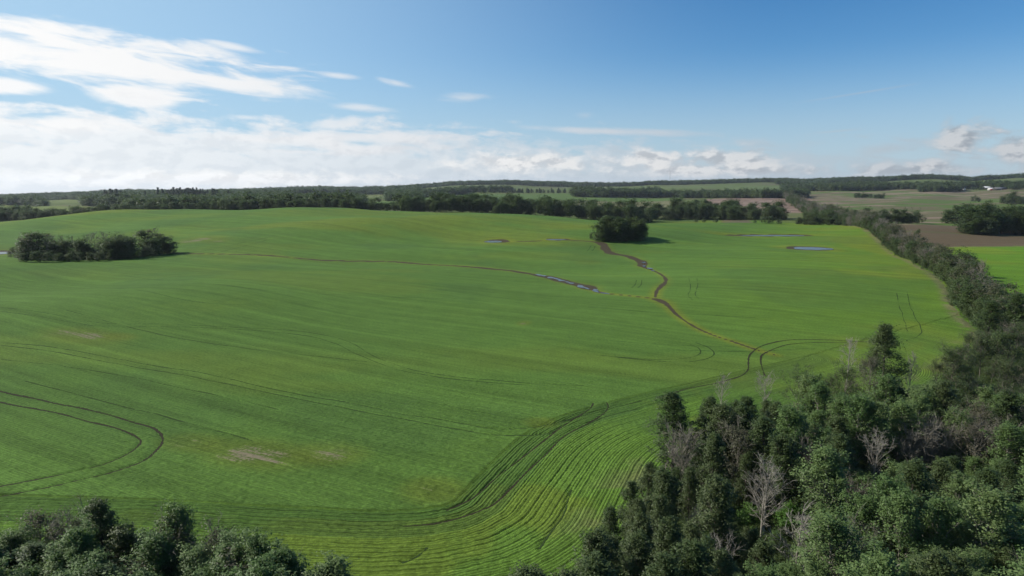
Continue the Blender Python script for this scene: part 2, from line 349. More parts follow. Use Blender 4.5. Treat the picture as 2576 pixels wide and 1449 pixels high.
c0 = q.mix(1.0, q.mix(1.0, land, (1.08, 0.99, 1.10), 'MULTIPLY'), q.xyz(f, f, f), 'MULTIPLY')
# yellowish thin crop in drifts
yel = q.m('MULTIPLY', q.m('MULTIPLY', q.rng(broad, 0.54, 0.74, 0.0, 0.22), crop), q.rng(mott, 0.3, 0.6, 0.4, 1.0))
c0 = q.mix(yel, c0, (0.120, 0.152, 0.016))
# ragged bare soil
soilc = q.mix(q.noise(p2, 1.1, 5, 0.7), (0.022, 0.018, 0.011), (0.088, 0.070, 0.043))
sm = q.rng(q.m('ADD', soilm, q.m('MULTIPLY', q.m('SUBTRACT', q.noise(p2, 0.9, 6, 0.75), 0.5), 1.1)), 0.38, 0.62)
sm = q.m('MULTIPLY', sm, q.rng(soilm, 0.02, 0.15))
c0 = q.mix(sm, c0, soilc)
bm = q.m('ADD', barem, q.m('ADD', q.m('MULTIPLY', q.m('SUBTRACT', streak, 0.5), 1.3), q.m('ADD', q.m('MULTIPLY', q.m('SUBTRACT', drill, 0.5), 0.9), q.m('MULTIPLY', q.m('SUBTRACT', tuft, 0.5), 1.2))))
bm = q.m('MULTIPLY', q.rng(bm, 0.42, 0.66, 0.0, 0.9), q.rng(barem, 0.03, 0.2))
c0 = q.mix(bm, c0, q.mix(tuft, (0.10, 0.078, 0.052), (0.27, 0.225, 0.16)))
q.put(q.bsdf.inputs['Base Color'], c0)
q.bsdf.inputs['Roughness'].default_value = 0.9; q.bsdf.inputs['Specular IOR Level'].default_value = 0.06
hgt = q.m('ADD', q.m('MULTIPLY', tuft, 0.30), q.m('MULTIPLY', q.m('MULTIPLY', rows_h, crop), q.m('ADD', 0.06, q.m('MULTIPLY', inhead, 0.10))))
bp = q.new('ShaderNodeBump'); bp.inputs['Strength'].default_value = 0.9; bp.inputs['Distance'].default_value = 0.8
q.put(bp.inputs['Height'], hgt); q.l.new(bp.outputs[0], q.bsdf.inputs['Normal'])
M['ground'] = q.mat
# wheel tracks: wet soil and pressed crop, colour darkened for the shade between crop walls, with ragged, see-through edges where the crop closes over it
def track_mat(name, col, cover, edge):
    q = mat(name)
    uv = q.new('ShaderNodeUVMap').outputs[0]; u, v, _ = q.sep(uv)
    ps = q.new('ShaderNodeNewGeometry').outputs['Position']
    n = q.noise(ps, 1.3, 5, 0.75); nb = q.noise(ps, 0.09, 3, 0.6)
    e = q.m('SUBTRACT', 1.0, q.m('MULTIPLY', q.m('ABSOLUTE', q.m('SUBTRACT', u, 0.5)), 2.0))
    al = q.rng(q.m('ADD', q.m('ADD', q.m('MULTIPLY', e, edge), q.m('MULTIPLY', q.m('SUBTRACT', n, 0.5), 2.4)), q.m('MULTIPLY', q.m('SUBTRACT', nb, 0.5), 2.4)), 0.25, 0.75, 0.0, cover)
    q.put(q.bsdf.inputs['Base Color'], q.mix(n, tuple(c*.6 for c in col), tuple(c*1.5 for c in col)))
    q.put(q.bsdf.inputs['Alpha'], al); q.bsdf.inputs['Roughness'].default_value = 0.95; q.bsdf.inputs['Specular IOR Level'].default_value = 0.1
    return q.mat
M['track_soil'] = track_mat('track_soil', (0.026, 0.022, 0.013), 1.0, 1.1)
M['track_crop'] = track_mat('track_crop', (0.026, 0.046, 0.013), 0.9, 0.9)

# ------------------------------------------------------------------ mesh helpers
def mesh_np(name, V, F, mats=(), smooth=False, attrs=None, fmat=None):
    """F: array (n, k) or list of such arrays."""
    V = np.asarray(V, np.float32); Fs = F if isinstance(F, list) else [F]
    me = bpy.data.meshes.new(name); me.vertices.add(len(V)); me.vertices.foreach_set('co', V.ravel())
    nl = sum(f.size for f in Fs); nf = sum(len(f) for f in Fs)
    me.loops.add(nl); me.polygons.add(nf)
    me.loops.foreach_set('vertex_index', np.concatenate([f.ravel() for f in Fs]).astype(np.int32))
    tot = np.concatenate([np.full(len(f), f.shape[1]) for f in Fs]); st = np.concatenate([[0], np.cumsum(tot)[:-1]])
    me.polygons.foreach_set('loop_start', st.astype(np.int32))
    if smooth: me.polygons.foreach_set('use_smooth', np.ones(nf, bool))
    for m_ in mats: me.materials.append(m_)
    if fmat is not None: me.polygons.foreach_set('material_index', np.asarray(fmat, np.int32))
    for (an, dom, typ, val) in (attrs or []):
        a = me.attributes.new(an, typ, dom)
        a.data.foreach_set({'FLOAT_COLOR': 'color', 'FLOAT_VECTOR': 'vector'}.get(typ, 'value'), np.asarray(val, np.float32).ravel())
    me.update(calc_edges=True)
    return me
def link(name, data, parent=None, loc=None, rz=None, sc=None, **props):
    o = bpy.data.objects.new(name, data); COL.objects.link(o)
    if parent is not None: o.parent = parent
    if loc is not None: o.location = loc
    if rz is not None: o.rotation_euler = (0, 0, rz)
    if sc is not None: o.scale = sc
    for k, v in props.items(): o[k] = v
    return o

# ------------------------------------------------------------------ wheel tracks
RUTS = []
def ribbon(name, pts, width, m_, label, s=2.5156, ox=0, oy=0, wob=.06):
    L = world_line(pts, s, .7, ox, oy); T = np.gradient(L, axis=0); T /= np.linalg.norm(T, axis=1)[:, None]+1e-9
    N = np.stack([-T[:, 1], T[:, 0]], 1); k = np.arange(len(L)); L = L+N*((vnoise(k*.7, k*0+5, 6)-.5)*wob*8)[:, None]
    u = np.array([0, .5, 1.0]); V = []
    for q_ in u:
        P = L+N*((q_-.5)*width); V.append(np.stack([P[:, 0], P[:, 1], hz(P[:, 0], P[:, 1])+.045], 1))
    V = np.stack(V, 1); n = len(L); i = np.arange(n-1)
    F = np.concatenate([np.stack([i*3+c, i*3+c+1, (i+1)*3+c+1, (i+1)*3+c], 1) for c in (0, 1)])
    me = mesh_np(name, V.reshape(-1, 3), F, [m_]); uvl = me.uv_layers.new(name='UVMap')
    vi = np.empty(len(me.loops), np.int32); me.loops.foreach_get('vertex_index', vi)
    uvl.data.foreach_set('uv', np.stack([u[vi % 3], (vi//3)*.7], 1).astype(np.float32).ravel())
    RUTS.append(L); return link(name, me, kind='structure', label=label)
TS, TC = M['track_soil'], M['track_crop']
ribbon('wheel_track', [(-60, 1268), (0, 1252), (120, 1228), (200, 1209), (280, 1190), (360, 1160), (398, 1127), (407, 1106), (396, 1088), (372, 1074), (300, 1053), (200, 1028), (100, 1007), (0, 985), (-60, 972)], .75, TS, 'outer dark muddy wheel track bending in a hairpin')
ribbon('wheel_track', [(-60, 1240), (0, 1226), (150, 1196), (260, 1170), (325, 1140), (352, 1115), (345, 1103), (320, 1090), (270, 1073), (150, 1043), (60, 1025), (-60, 1000)], .60, TS, 'inner dark muddy wheel track bending in a hairpin')
z3 = 7.2072  # scale of the close view used for the next tracks
def t3(pts, w_, m_, lab): ribbon('wheel_track', pts, w_, m_, lab, z3, 350, 375)
t3([(700, 985), (860, 910), (960, 835), (1050, 750), (1200, 630), (1300, 550), (1420, 455), (1500, 390), (1650, 300), (1725, 240), (1745, 205)], .42, TS, 'dark wheel track along the inner edge of the curved rows')
t3([(380, 1100), (560, 1085), (700, 1060), (900, 1000), (1050, 930), (1150, 830), (1280, 690), (1400, 580), (1500, 480), (1640, 385), (1760, 320), (1830, 270), (1862, 225), (1850, 200)], .42, TS, 'dark wheel track through the middle of the curved rows')
t3([(1640, 395), (1760, 340), (1860, 300), (1980, 268), (2100, 245)], .5, TC, 'faint wheel track leaving the curved rows towards the wood')
t3([(1480, 365), (1640, 310), (1820, 252), (1980, 218), (2100, 190)], .5, TC, 'faint outer wheel track running on past the wood')
t3([(1375, 1260), (1460, 1130), (1530, 1040), (1562, 960), (1575, 900), (1600, 830)], .4, TC, 'short wheel track near the wood edge in the curved rows')
t3([(545, 1245), (500, 1290), (440, 1330), (370, 1355)], .5, TC, 'short dark gash across the crop rows')
ribbon('wheel_track', [(0, 343), (41, 346), (81.5, 352), (122, 360), (163, 367), (204, 373.5), (258, 386), (313, 397), (350, 403), (378, 409), (405.5, 415), (433, 419), (461, 424), (489, 428.5), (516.5, 429), (537, 427), (558, 423), (579, 416.6)], .42, TC, 'upper of two parallel wheel tracks crossing the whole field', 1)
ribbon('wheel_track', [(0, 345.7), (54, 352), (122, 365), (177, 374), (245, 388), (313, 402), (350, 409.5), (378, 415), (405, 420), (433, 425.7), (461, 430.5), (489, 434.7), (516.5, 435.7), (548, 434), (561, 427.7)], .42, TC, 'lower of two parallel wheel tracks crossing the whole field', 1)
z4 = 7.36
def t4(pts, w_, lab): ribbon('wheel_track', pts, w_, TC, lab, z4, 0, 275)
t4([(0, 240), (300, 275), (500, 310), (700, 350), (900, 360), (1100, 360), (1400, 370), (1700, 385), (2100, 405), (2400, 445), (2576, 500), (2680, 560), (2800, 620), (3000, 690), (3300, 745), (3800, 790), (4300, 815)], .4, 'upper winding wheel track below the tan bare patch')
t4([(0, 270), (300, 310), (600, 360), (800, 383), (1200, 380), (1700, 398), (2200, 440), (2450, 500), (2600, 575), (2760, 640), (3000, 715), (3400, 775), (3900, 815)], .4, 'lower winding wheel track below the tan bare patch')
t4([(480, 260), (800, 345), (1100, 420), (1400, 480), (1800, 540), (2200, 585), (2700, 640)], .35, 'faint straight drill line crossing the field')
z5 = 5.25
def t5(pts, w_, m_, lab): ribbon('wheel_track', pts, w_, m_, lab, z5, 600, 300)
t5([(300, 520), (450, 470), (600, 440), (690, 415), (745, 395), (778, 360), (780, 330), (776, 305), (795, 275), (860, 238), (940, 218), (1040, 208), (1200, 210), (1450, 222)], .6, TS, 'outer wheel track snaking round the ditch end by the wood')
t5([(870, 400), (852, 350), (845, 310), (850, 290), (885, 268), (960, 240), (1050, 228), (1150, 222), (1300, 224)], .55, TS, 'inner wheel track snaking round the ditch end by the wood')
t5([(0, 292), (150, 308), (300, 322), (430, 326), (520, 318), (575, 302), (595, 285), (590, 265), (560, 245), (500, 225)], .45, TC, 'outer hooked wheel track turning back in the open field')
t5([(80, 300), (250, 312), (380, 314), (460, 305), (515, 288), (526, 270), (510, 250), (470, 235)], .45, TC, 'inner hooked wheel track turning back in the open field')
t5([(1555, -40), (1570, 20), (1595, 90), (1606, 130), (1614, 165)], .34, TC, 'near wheel track beside the hedge')
t5([(1610, -40), (1630, 30), (1655, 85), (1682, 135), (1688, 170), (1665, 195), (1620, 210)], .34, TC, 'far wheel track beside the hedge')
ribbon('wheel_track', [(1732, 700), (1738, 722), (1733, 742), (1742, 755)], .45, TC, 'upright wheel track by the ditch bend'); ribbon('wheel_track', [(1752, 700), (1756, 718), (1750, 738), (1758, 752)], .45, TC, 'second upright wheel track by the ditch bend')
ribbon('wheel_track', [(1600, 705), (1598, 716), (1590, 724)], .5, TC, 'tiny curved wheel track above the ditch'); ribbon('wheel_track', [(1614, 705), (1613, 716), (1606, 724)], .5, TC, 'second tiny curved wheel track above the ditch')
ribbon('wheel_track', [(1486, 618), (1482, 626), (1477, 632)], .55, TC, 'tiny wheel track below the round clump'); ribbon('wheel_track', [(1497, 618), (1494, 626), (1490, 631)], .55, TC, 'second tiny wheel track below the round clump')
ribbon('wheel_track', [(450, 640), (500, 633), (560, 622), (620, 608), (680, 596)], .8, TC, 'faint wheel track climbing away from the bare-topped clump')
ribbon('wheel_track', [(530, 640), (570, 630), (620, 618), (670, 604)], .8, TC, 'second faint wheel track climbing away from the bare-topped clump')
for k, pts in enumerate([[(0, 700), (200, 720), (450, 752), (700, 770)], [(300, 690), (600, 722), (900, 744), (1150, 752)], [(900, 700), (1200, 742), (1500, 775), (1900, 800)], [(1700, 640), (1900, 650), (2100, 648)], [(1800, 700), (2000, 704), (2200, 716)], [(0, 905), (250, 935), (500, 985), (700, 1030)],
                         [(60, 960), (260, 1010), (440, 1055), (640, 1110)], [(1660, 880), (1850, 884), (2050, 876)], [(1500, 855), (1680, 868), (1850, 872)]]):
    ribbon('drill_line', pts, .4, TC, 'faint dark drill line in the crop')['group'] = 'faint drill lines in the crop'
print('tracks', round(time.time()-T0, 1))

# ------------------------------------------------------------------ the ground sheet
da = np.radians(0.17)
az_f = np.arange(-np.radians(47), np.radians(47)+da/2, da)
az_c = np.concatenate([np.linspace(-math.pi, az_f[0], 40)[:-1], az_f, np.linspace(az_f[-1], math.pi, 40)[1:-1]])
rad = np.concatenate([[0.5, 6, 12, 18, 24, 30], np.arange(34, 50, 1.0), np.arange(50, 140, .25), np.geomspace(140, 9000, 500)])
A_, R_ = np.meshgrid(az_c, rad); gx_, gy_ = R_*np.sin(A_), R_*np.cos(A_)
gz_ = hz(gx_, gy_)
nr, na = gx_.shape
ii, jj = np.meshgrid(np.arange(nr-1), np.arange(na), indexing='ij'); j2 = (jj+1) % na
Fq = np.stack([ii*na+jj, ii*na+j2, (ii+1)*na+j2, (ii+1)*na+jj], -1).reshape(-1, 4)[:, ::-1]
x, y = gx_.ravel(), gy_.ravel(); d_ = np.hypot(x, y)
jx, jy = x+(fbm(x, y, 14)-.5)*10, y+(fbm(x+99, y, 14)-.5)*10
C_GREEN = np.array([0.068, 0.138, 0.023]); C_BRIGHT = np.array([0.088, 0.168, 0.016]); C_FAR = np.array([0.072, 0.105, 0.026]); C_BROWN = np.array([0.088, 0.073, 0.040])
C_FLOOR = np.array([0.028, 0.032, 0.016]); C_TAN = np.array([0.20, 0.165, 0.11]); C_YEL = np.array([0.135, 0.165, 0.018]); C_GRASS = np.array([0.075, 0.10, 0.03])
land_ = np.tile(C_FAR, (len(x), 1)); crop_ = np.full(len(x), 0.35); soil_ = np.zeros(len(x)); bare_ = np.zeros(len(x))
def paint(mask, col):
    mask = np.asarray(mask, float)[:, None]; land_[:] = land_*(1-mask)+np.asarray(col)*mask
big = fbm(x, y, 260); med = fbm(x+500, y, 70)
# far fields: mottled green with tan and dull patches
paint(sst(.50, .70, big)*.75, (0.080, 0.088, 0.042)); paint(sst(.60, .74, med)*.45, (0.13, 0.105, 0.065))
hx = np.interp(y, HEDGE[:, 1], HEDGE[:, 0], left=119, right=352)+np.maximum(y-760, 0)*0.355
field_far = np.interp(x, [-900, 60, 120, 420], [742, 742, 800, 812])
main = (jx < hx) & (jy < field_far) & (y > -200)
paint(main, C_GREEN); crop_[main] = 1.0
paint(main*sst(120, 20, hx-x)*sst(140, 220, y)*.75, C_BRIGHT)
paint(main*sst(90, 10, hx-x)*sst(.48, .64, fbm(x, y, 60))*sst(140, 200, y)*.5, C_YEL)
# strip of grass and dry litter along the hedge
hdv = np.abs(x-hx)
paint((main*sst(5, 1.5, hx-x)*sst(150, 190, y)*.7)*(vnoise(x, y, 3) > .35), (0.14, 0.125, 0.07))
# right of the hedge: bright green, then dark soil, then the rough field
rt = (x > hx) & (y > 100)
z1, z2 = gp(970, 246.5)[1], gp(915, 224.6)[1]
m_ = rt & (jy < z1); paint(m_, C_BRIGHT*np.array([.9, 1.02, .9])); crop_[m_] = .9
paint(m_*sst(.5, .62, fbm(x, y, 55))*.35, C_YEL*1.05)
m_ = rt & (jy >= z1) & (y < z2); paint(m_, C_BROWN); crop_[m_] = .25
zl = gp(970, 233.6)[1]; paint(rt*np.exp(-((y-zl-4*np.sin(x/30))/4)**2)*.7, (0.07, 0.095, 0.03)); paint(rt*np.exp(-((y-z1)/3)**2)*.5, (0.12, 0.11, 0.06))
m_ = rt & (y >= z2) & (d_ < 2600); paint(m_*.7, (0.062, 0.112, 0.024)); paint(m_*sst(.44, .58, fbm(x*.5, y, 60))*.75, (0.105, 0.088, 0.052))
paint(m_*sst(.58, .66, fbm(x*.35+70, y, 38))*.8, (0.18, 0.145, 0.10))
def px_poly(pts): return np.array([gp(a, b) for a, b in pts])
def paint_px(pts, col, k=1.0, crop=None):
    P = px_poly(pts); m_ = in_poly(jx, jy, P) & (d_ > 20); paint(m_*k, col)
    if crop is not None: crop_[m_] = crop
# fields seen beyond the belts
paint_px([(409, 203.5), (414, 198), (450, 194.5), (512, 193.6), (575, 194), (577, 197.6), (683, 198), (683, 206.5), (512, 206)], (0.066, 0.118, 0.028), .9)
paint_px([(520, 200), (600, 201), (683, 200.5), (683, 206.5), (520, 206)], (0.18, 0.145, 0.092), .5)
paint_px([(706, 199), (811, 198.5), (815, 213), (706, 213)], (0.17, 0.130, 0.092), .95, 0.1)
paint_px([(784, 212.5), (822, 212.5), (834, 222), (775, 222)], (0.085, 0.105, 0.038), .9)
paint_px([(655, 219.5), (693, 219.5), (700, 222.5), (655, 222.5)], (0.045, 0.085, 0.024), .8)
paint_px([(722, 219.4), (752, 219.4), (752, 222.6), (722, 222.6)], (0.10, 0.080, 0.058), .9)
paint_px([(281, 198), (300, 194.6), (345, 194.2), (389, 194.6), (385, 196.6), (330, 198.6)], (0.105, 0.135, 0.045))
paint_px([(364, 202), (401, 201.6), (401, 205.5), (364, 205.5)], (0.075, 0.135, 0.030))
paint_px([(624, 188), (700, 186), (790, 186), (790, 190.5), (624, 189.6)], (0.080, 0.118, 0.036))
paint_px([(-40, 209), (0, 204.6), (25, 205.4), (60, 206), (116, 207.6), (112, 210.5), (20, 210)], (0.105, 0.145, 0.035))
paint_px([(38, 199.8), (78, 199.8), (84, 203), (50, 203)], (0.10, 0.135, 0.036)); paint_px([(448, 190.6), (463, 190.6), (463, 192.2), (448, 192.2)], (0.16, 0.135, 0.09))
# stripes of bare soil in the field by the hedge
STRIPE = px_poly([(706, 199), (811, 198.5), (815, 213), (706, 213)]); ms = in_poly(jx, jy, STRIPE)
paint(ms*(np.sin((x*.9+y*.25)/5.5+3*fbm(x, y, 60)) > .45)*.6, (0.05, 0.04, 0.03)); paint(ms*sst(.55, .7, fbm(x, y, 45))*.7, (0.22, 0.18, 0.13))
# floors of the woods
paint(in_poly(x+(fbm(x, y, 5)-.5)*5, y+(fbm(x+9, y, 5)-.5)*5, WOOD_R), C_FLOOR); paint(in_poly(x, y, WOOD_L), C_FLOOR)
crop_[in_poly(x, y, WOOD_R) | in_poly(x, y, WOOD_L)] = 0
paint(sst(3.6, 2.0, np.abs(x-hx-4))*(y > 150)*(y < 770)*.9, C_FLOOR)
# headland rows
near = (d_ < 330) & (y > 5)
hdl = np.full(len(x), -60.0); v_, _ = poly_dist(x[near], y[near], HEAD[::2]); hdl[near] = v_
paint((hdl > 0)*main*near*sst(190, 120, y)*.35, C_BRIGHT)
paint(((hdl > 3)*(hdl < 60)*main*near*sst(.5, .63, fbm(x, y, 16)))*.32, C_YEL*.9)
paint(((hdl > .5)*(hdl < 7)*main*near)*.45, (0.038, 0.085, 0.020))
dw = np.full(len(x), 99.0); nn = near & (d_ < 220); wl = WOOD_R[1:15]; v_, _ = poly_dist(x[nn], y[nn], catmull(wl, 3)); dw[nn] = np.abs(v_)
paint((main*sst(11, 3, dw)*sst(.42, .6, fbm(x, y, 6)))*.5, (0.14, 0.125, 0.066))
# ditches, pond rims, bare patches
def ditch(L, halo=2.2, strength=1.0):
    L = L[::2] if len(L) > 60 else L
    bb = (x > L[:, 0].min()-40) & (x < L[:, 0].max()+40) & (y > L[:, 1].min()-40) & (y < L[:, 1].max()+40)
    dd, ix = poly_dist(x[bb], y[bb], L[:, :2]); wd = L[ix, 2]*(.12+.95*fbm(x[bb], y[bb], 11))
    s_ = np.zeros(len(x)); s_[bb] = sst(1.9, .35, np.abs(dd)/wd)*strength; np.maximum(soil_, s_, out=soil_)
    hh = np.zeros(len(x)); hh[bb] = sst(1.0, 0, np.abs(dd)/(wd*halo+2.6)); paint(hh*.8*(.5+.5*sst(.35, .6, med)), C_YEL)
ditch(DRAIN); ditch(DRAIN2); ditch(np.column_stack([PADDRAIN, np.full(len(PADDRAIN), 2.0)]), 1.6, .8)
for k, (px, py, a, b, pz) in enumerate(PONDS):
    r = np.sqrt(((x-px-(.25*a if k in (1, 2) else -.1*a))/(a*1.12))**2+((y-py-.25*b)/(b*1.15))**2); r += (fbm(x, y, 14)-.5)*.5
    paint(sst(2.3, 1.3, r)*.45*main, C_YEL); np.maximum(soil_, sst(1.42, 1.0, r), out=soil_)
def bare(px, py, wpx, hpx, col, k=.8, s=2.5156):
    c = gp(px/s, py/s); n = gp(px/s, (py+hpx)/s); f_ = gp(px/s, (py-hpx)/s); b = abs(f_[1]-n[1])/2; a = wpx/s/FPX*c[1]
    u, v = x-c[0], y-c[1]; cs, sn = .93, -.36
    r = np.sqrt(((u*cs+v*sn)/a)**2+((v*cs-u*sn)/b)**2)
    m_ = sst(1.25, .1, r+(fbm(x, y, 6)-.5)*1.1); np.maximum(bare_, m_*k*.72, out=bare_); paint(sst(1.6, .6, r)*.35, C_YEL*.85)
bare(210, 845, 120, 16, (0.24, 0.20, 0.15)); bare(300, 847, 40, 8, (0.30, 0.26, 0.2), .6); bare(650, 1143, 150, 32, (0.20, 0.17, 0.11), .8); bare(830, 1142, 90, 26, (0.20, 0.165, 0.10), .7)
bare(1090, 1235, 80, 30, (0.17, 0.14, 0.09), .55); bare(1318, 813, 16, 6, (0.16, 0.12, 0.08)); bare(480, 1115, 80, 20, (0.15, 0.13, 0.075), .5); bare(1360, 1065, 40, 12, (0.17, 0.14, 0.09), .4)
bare(500, 602, 60, 8, (0.13, 0.11, 0.07), .8); bare(545, 606, 26, 5, (0.10, 0.085, 0.055), .8); bare(1480, 660, 30, 5, (0.13, 0.12, 0.07), .3)
# yellow drifts on the distant left of the field and low places
paint(main*sst(.50, .66, fbm(x*.6, y*1.3, 80))*sst(330, 480, y)*.40, C_YEL)
paint(main*sst(.52, .66, fbm(x*.5+33, y+80, 46))*.18, C_YEL); paint(main*sst(.54, .68, fbm(x+133, y+180, 60))*.35, (0.045, 0.098, 0.024))
# the crop stands up in drilled rows near by; wheels have pressed it down
zc = gz_.ravel().copy(); cz = np.nonzero((d_ > 48) & (d_ < 165) & (np.abs(x) < y*.95) & (crop_ > .5))[0]; xc, yc_ = x[cz], y[cz]; hv = hdl[cz]
rn_ = np.where(hv > 0, hv/.98, (.46*xc+.888*yc_)/1.35)+.35*(fbm(xc, yc_, 5)-.5); ampr = np.where(hv > 0, .055, .035)*(.4+1.2*vnoise(np.floor(rn_)*7.3, xc*.05, 1.0))
top = .16+ampr*np.cos(2*math.pi*rn_)+.20*(fbm(xc, yc_, .7, 2)-.5)+.16*(fbm(xc, yc_, 3.0, 3)-.5)
press = np.ones(len(cz))
for L in RUTS:
    if L[:, 1].min() > 170: continue
    for a in range(0, len(L)-1, 40):
        c_ = L[a:a+41]; ix = np.nonzero((xc > c_[:, 0].min()-1) & (xc < c_[:, 0].max()+1) & (yc_ > c_[:, 1].min()-1) & (yc_ < c_[:, 1].max()+1))[0]
        if len(ix): dd, _ = poly_dist(xc[ix], yc_[ix], c_); press[ix] = np.minimum(press[ix], sst(.16, .42, np.abs(dd)))
thin_ = np.clip((land_[cz, 0]/land_[cz, 1]-.66)/.25, 0, .8)
zc[cz] += top*press*(1-thin_)*sst(165, 100, d_[cz])*sst(48, 52, d_[cz])
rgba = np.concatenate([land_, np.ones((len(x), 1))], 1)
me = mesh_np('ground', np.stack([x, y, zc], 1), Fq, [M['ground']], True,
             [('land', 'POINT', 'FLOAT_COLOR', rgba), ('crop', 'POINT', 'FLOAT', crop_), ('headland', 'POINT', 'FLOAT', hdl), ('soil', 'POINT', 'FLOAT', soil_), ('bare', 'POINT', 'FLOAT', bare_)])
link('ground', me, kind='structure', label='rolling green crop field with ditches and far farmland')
print('ground', round(time.time()-T0, 1), len(Fq))

# ------------------------------------------------------------------ ponds and puddles
def water_sheet(name, cx, cy, a, b, z, seed, label, rz=0.0):
    r_ = np.random.default_rng(seed); th = np.linspace(0, 2*math.pi, 64, endpoint=False)
    rr = 1+.08*np.sin(2*th+r_.random()*6)+.06*np.sin(3*th+r_.random()*6)+.04*np.sin(5*th+r_.random()*6)+.02*np.sin(9*th+r_.random()*6)
    px, py = a*rr*np.cos(th), b*rr*np.sin(th); c, s_ = math.cos(rz), math.sin(rz)
    V = np.concatenate([[[0, 0, 0]], np.stack([px*c-py*s_, px*s_+py*c, 0*px], 1)]); n = 64
    Ft = np.array([[0, 1+i, 1+(i+1) % n] for i in range(n)])
    return link(name, mesh_np(name, V, Ft, [M['water']]), loc=(cx, cy, z), kind='structure', label=label)
PL = ['pale sheet of floodwater beside the bare-topped tree clump', 'small round pond with muddy rim in the middle of the field', 'narrow dark pond just before the dense round tree clump',
      'long thin pond near the far end of the field', 'oval blue pond in the field beside the hedgerow']
for k, (px, py, a, b, pz) in enumerate(PONDS): water_sheet('pond', px, py, a, b, pz+0.10, 20+k, PL[k])
pr = np.random.default_rng(3)
def puddles(L, lo, hi, n, a, lab):
    for k in range(n):
        i = int((lo+(hi-lo)*k/max(n-1, 1))*(len(L)-2)); t = L[i+1]-L[i]; c = L[i]+pr.normal(0, .9, 2)
        aa = a*pr.uniform(.5, 1.3); zz = max(float(hz(c[0]+dx*aa*.7, c[1]+dy*.9)) for dx in (-1, 0, 1) for dy in (-1, 0, 1))
        water_sheet('puddle', c[0], c[1], aa, pr.uniform(.7, 1.5), zz+.06, 60+k, lab, math.atan2(t[1], t[0]))['group'] = lab
puddles(DRAIN[:, :2], .60, .79, 15, 2.3, 'thin puddle lying in the wide muddy stretch of the ditch')
puddles(DRAIN2[:, :2], .42, .6, 4, 2.4, 'thin puddle in the muddy ditch below the round tree clump')

# ------------------------------------------------------------------ trees
def tube(P, rad_, sides):
    P = np.asarray(P, float); n = len(P); T = np.gradient(P, axis=0); T /= np.linalg.norm(T, axis=1)[:, None]+1e-9
    ref = np.where(np.abs(T[:, 2:3]) > .9, [[1, 0, 0]], [[0, 0, 1]]); U = np.cross(T, ref); U /= np.linalg.norm(U, axis=1)[:, None]+1e-9; Wv = np.cross(T, U)
    th = np.linspace(0, 2*math.pi, sides, endpoint=False)
    V = P[:, None]+np.asarray(rad_)[:, None, None]*(U[:, None]*np.cos(th)[None, :, None]+Wv[:, None]*np.sin(th)[None, :, None])
    i, j = np.meshgrid(np.arange(n-1), np.arange(sides), indexing='ij'); j2 = (j+1) % sides
    F = np.stack([i*sides+j, i*sides+j2, (i+1)*sides+j2, (i+1)*sides+j], -1).reshape(-1, 4)
    return V.reshape(-1, 3), F
class Acc:
    def __init__(s): s.V = []; s.F = []; s.n = 0
    def add(s, V, F): s.V.append(V); s.F.append(F+s.n); s.n += len(V)
    def mesh(s, name, m_): return mesh_np(name, np.vstack(s.V), np.vstack(s.F), [m_], True)
def leaves_mesh(name, C, size, m_, r, up=.5, asp=.62, CN=None):
    n = len(C); nm = r.normal(size=(n, 3)); nm /= np.linalg.norm(nm, axis=1)[:, None]; nm[:, 2] = np.abs(nm[:, 2])+up; nm /= np.linalg.norm(nm, axis=1)[:, None]
    a = r.normal(size=(n, 3)); u = np.cross(nm, a); u /= np.linalg.norm(u, axis=1)[:, None]+1e-9; v = np.cross(nm, u)
    s_ = (size*r.uniform(.65, 1.35, n))[:, None]; u = u*s_; v = v*s_*asp
    V = np.stack([C-u, C+v*.9-u*.1, C+u, C-v*.9-u*.1], 1).reshape(-1, 3); F = np.arange(4*n).reshape(n, 4)
    return mesh_np(name, V, F, [m_], False, [('leafvar', 'FACE', 'FLOAT', r.random(n)**1.2), ('cn', 'FACE', 'FLOAT_VECTOR', CN)])
def unit(v): return v/(np.linalg.norm(v)+1e-9)
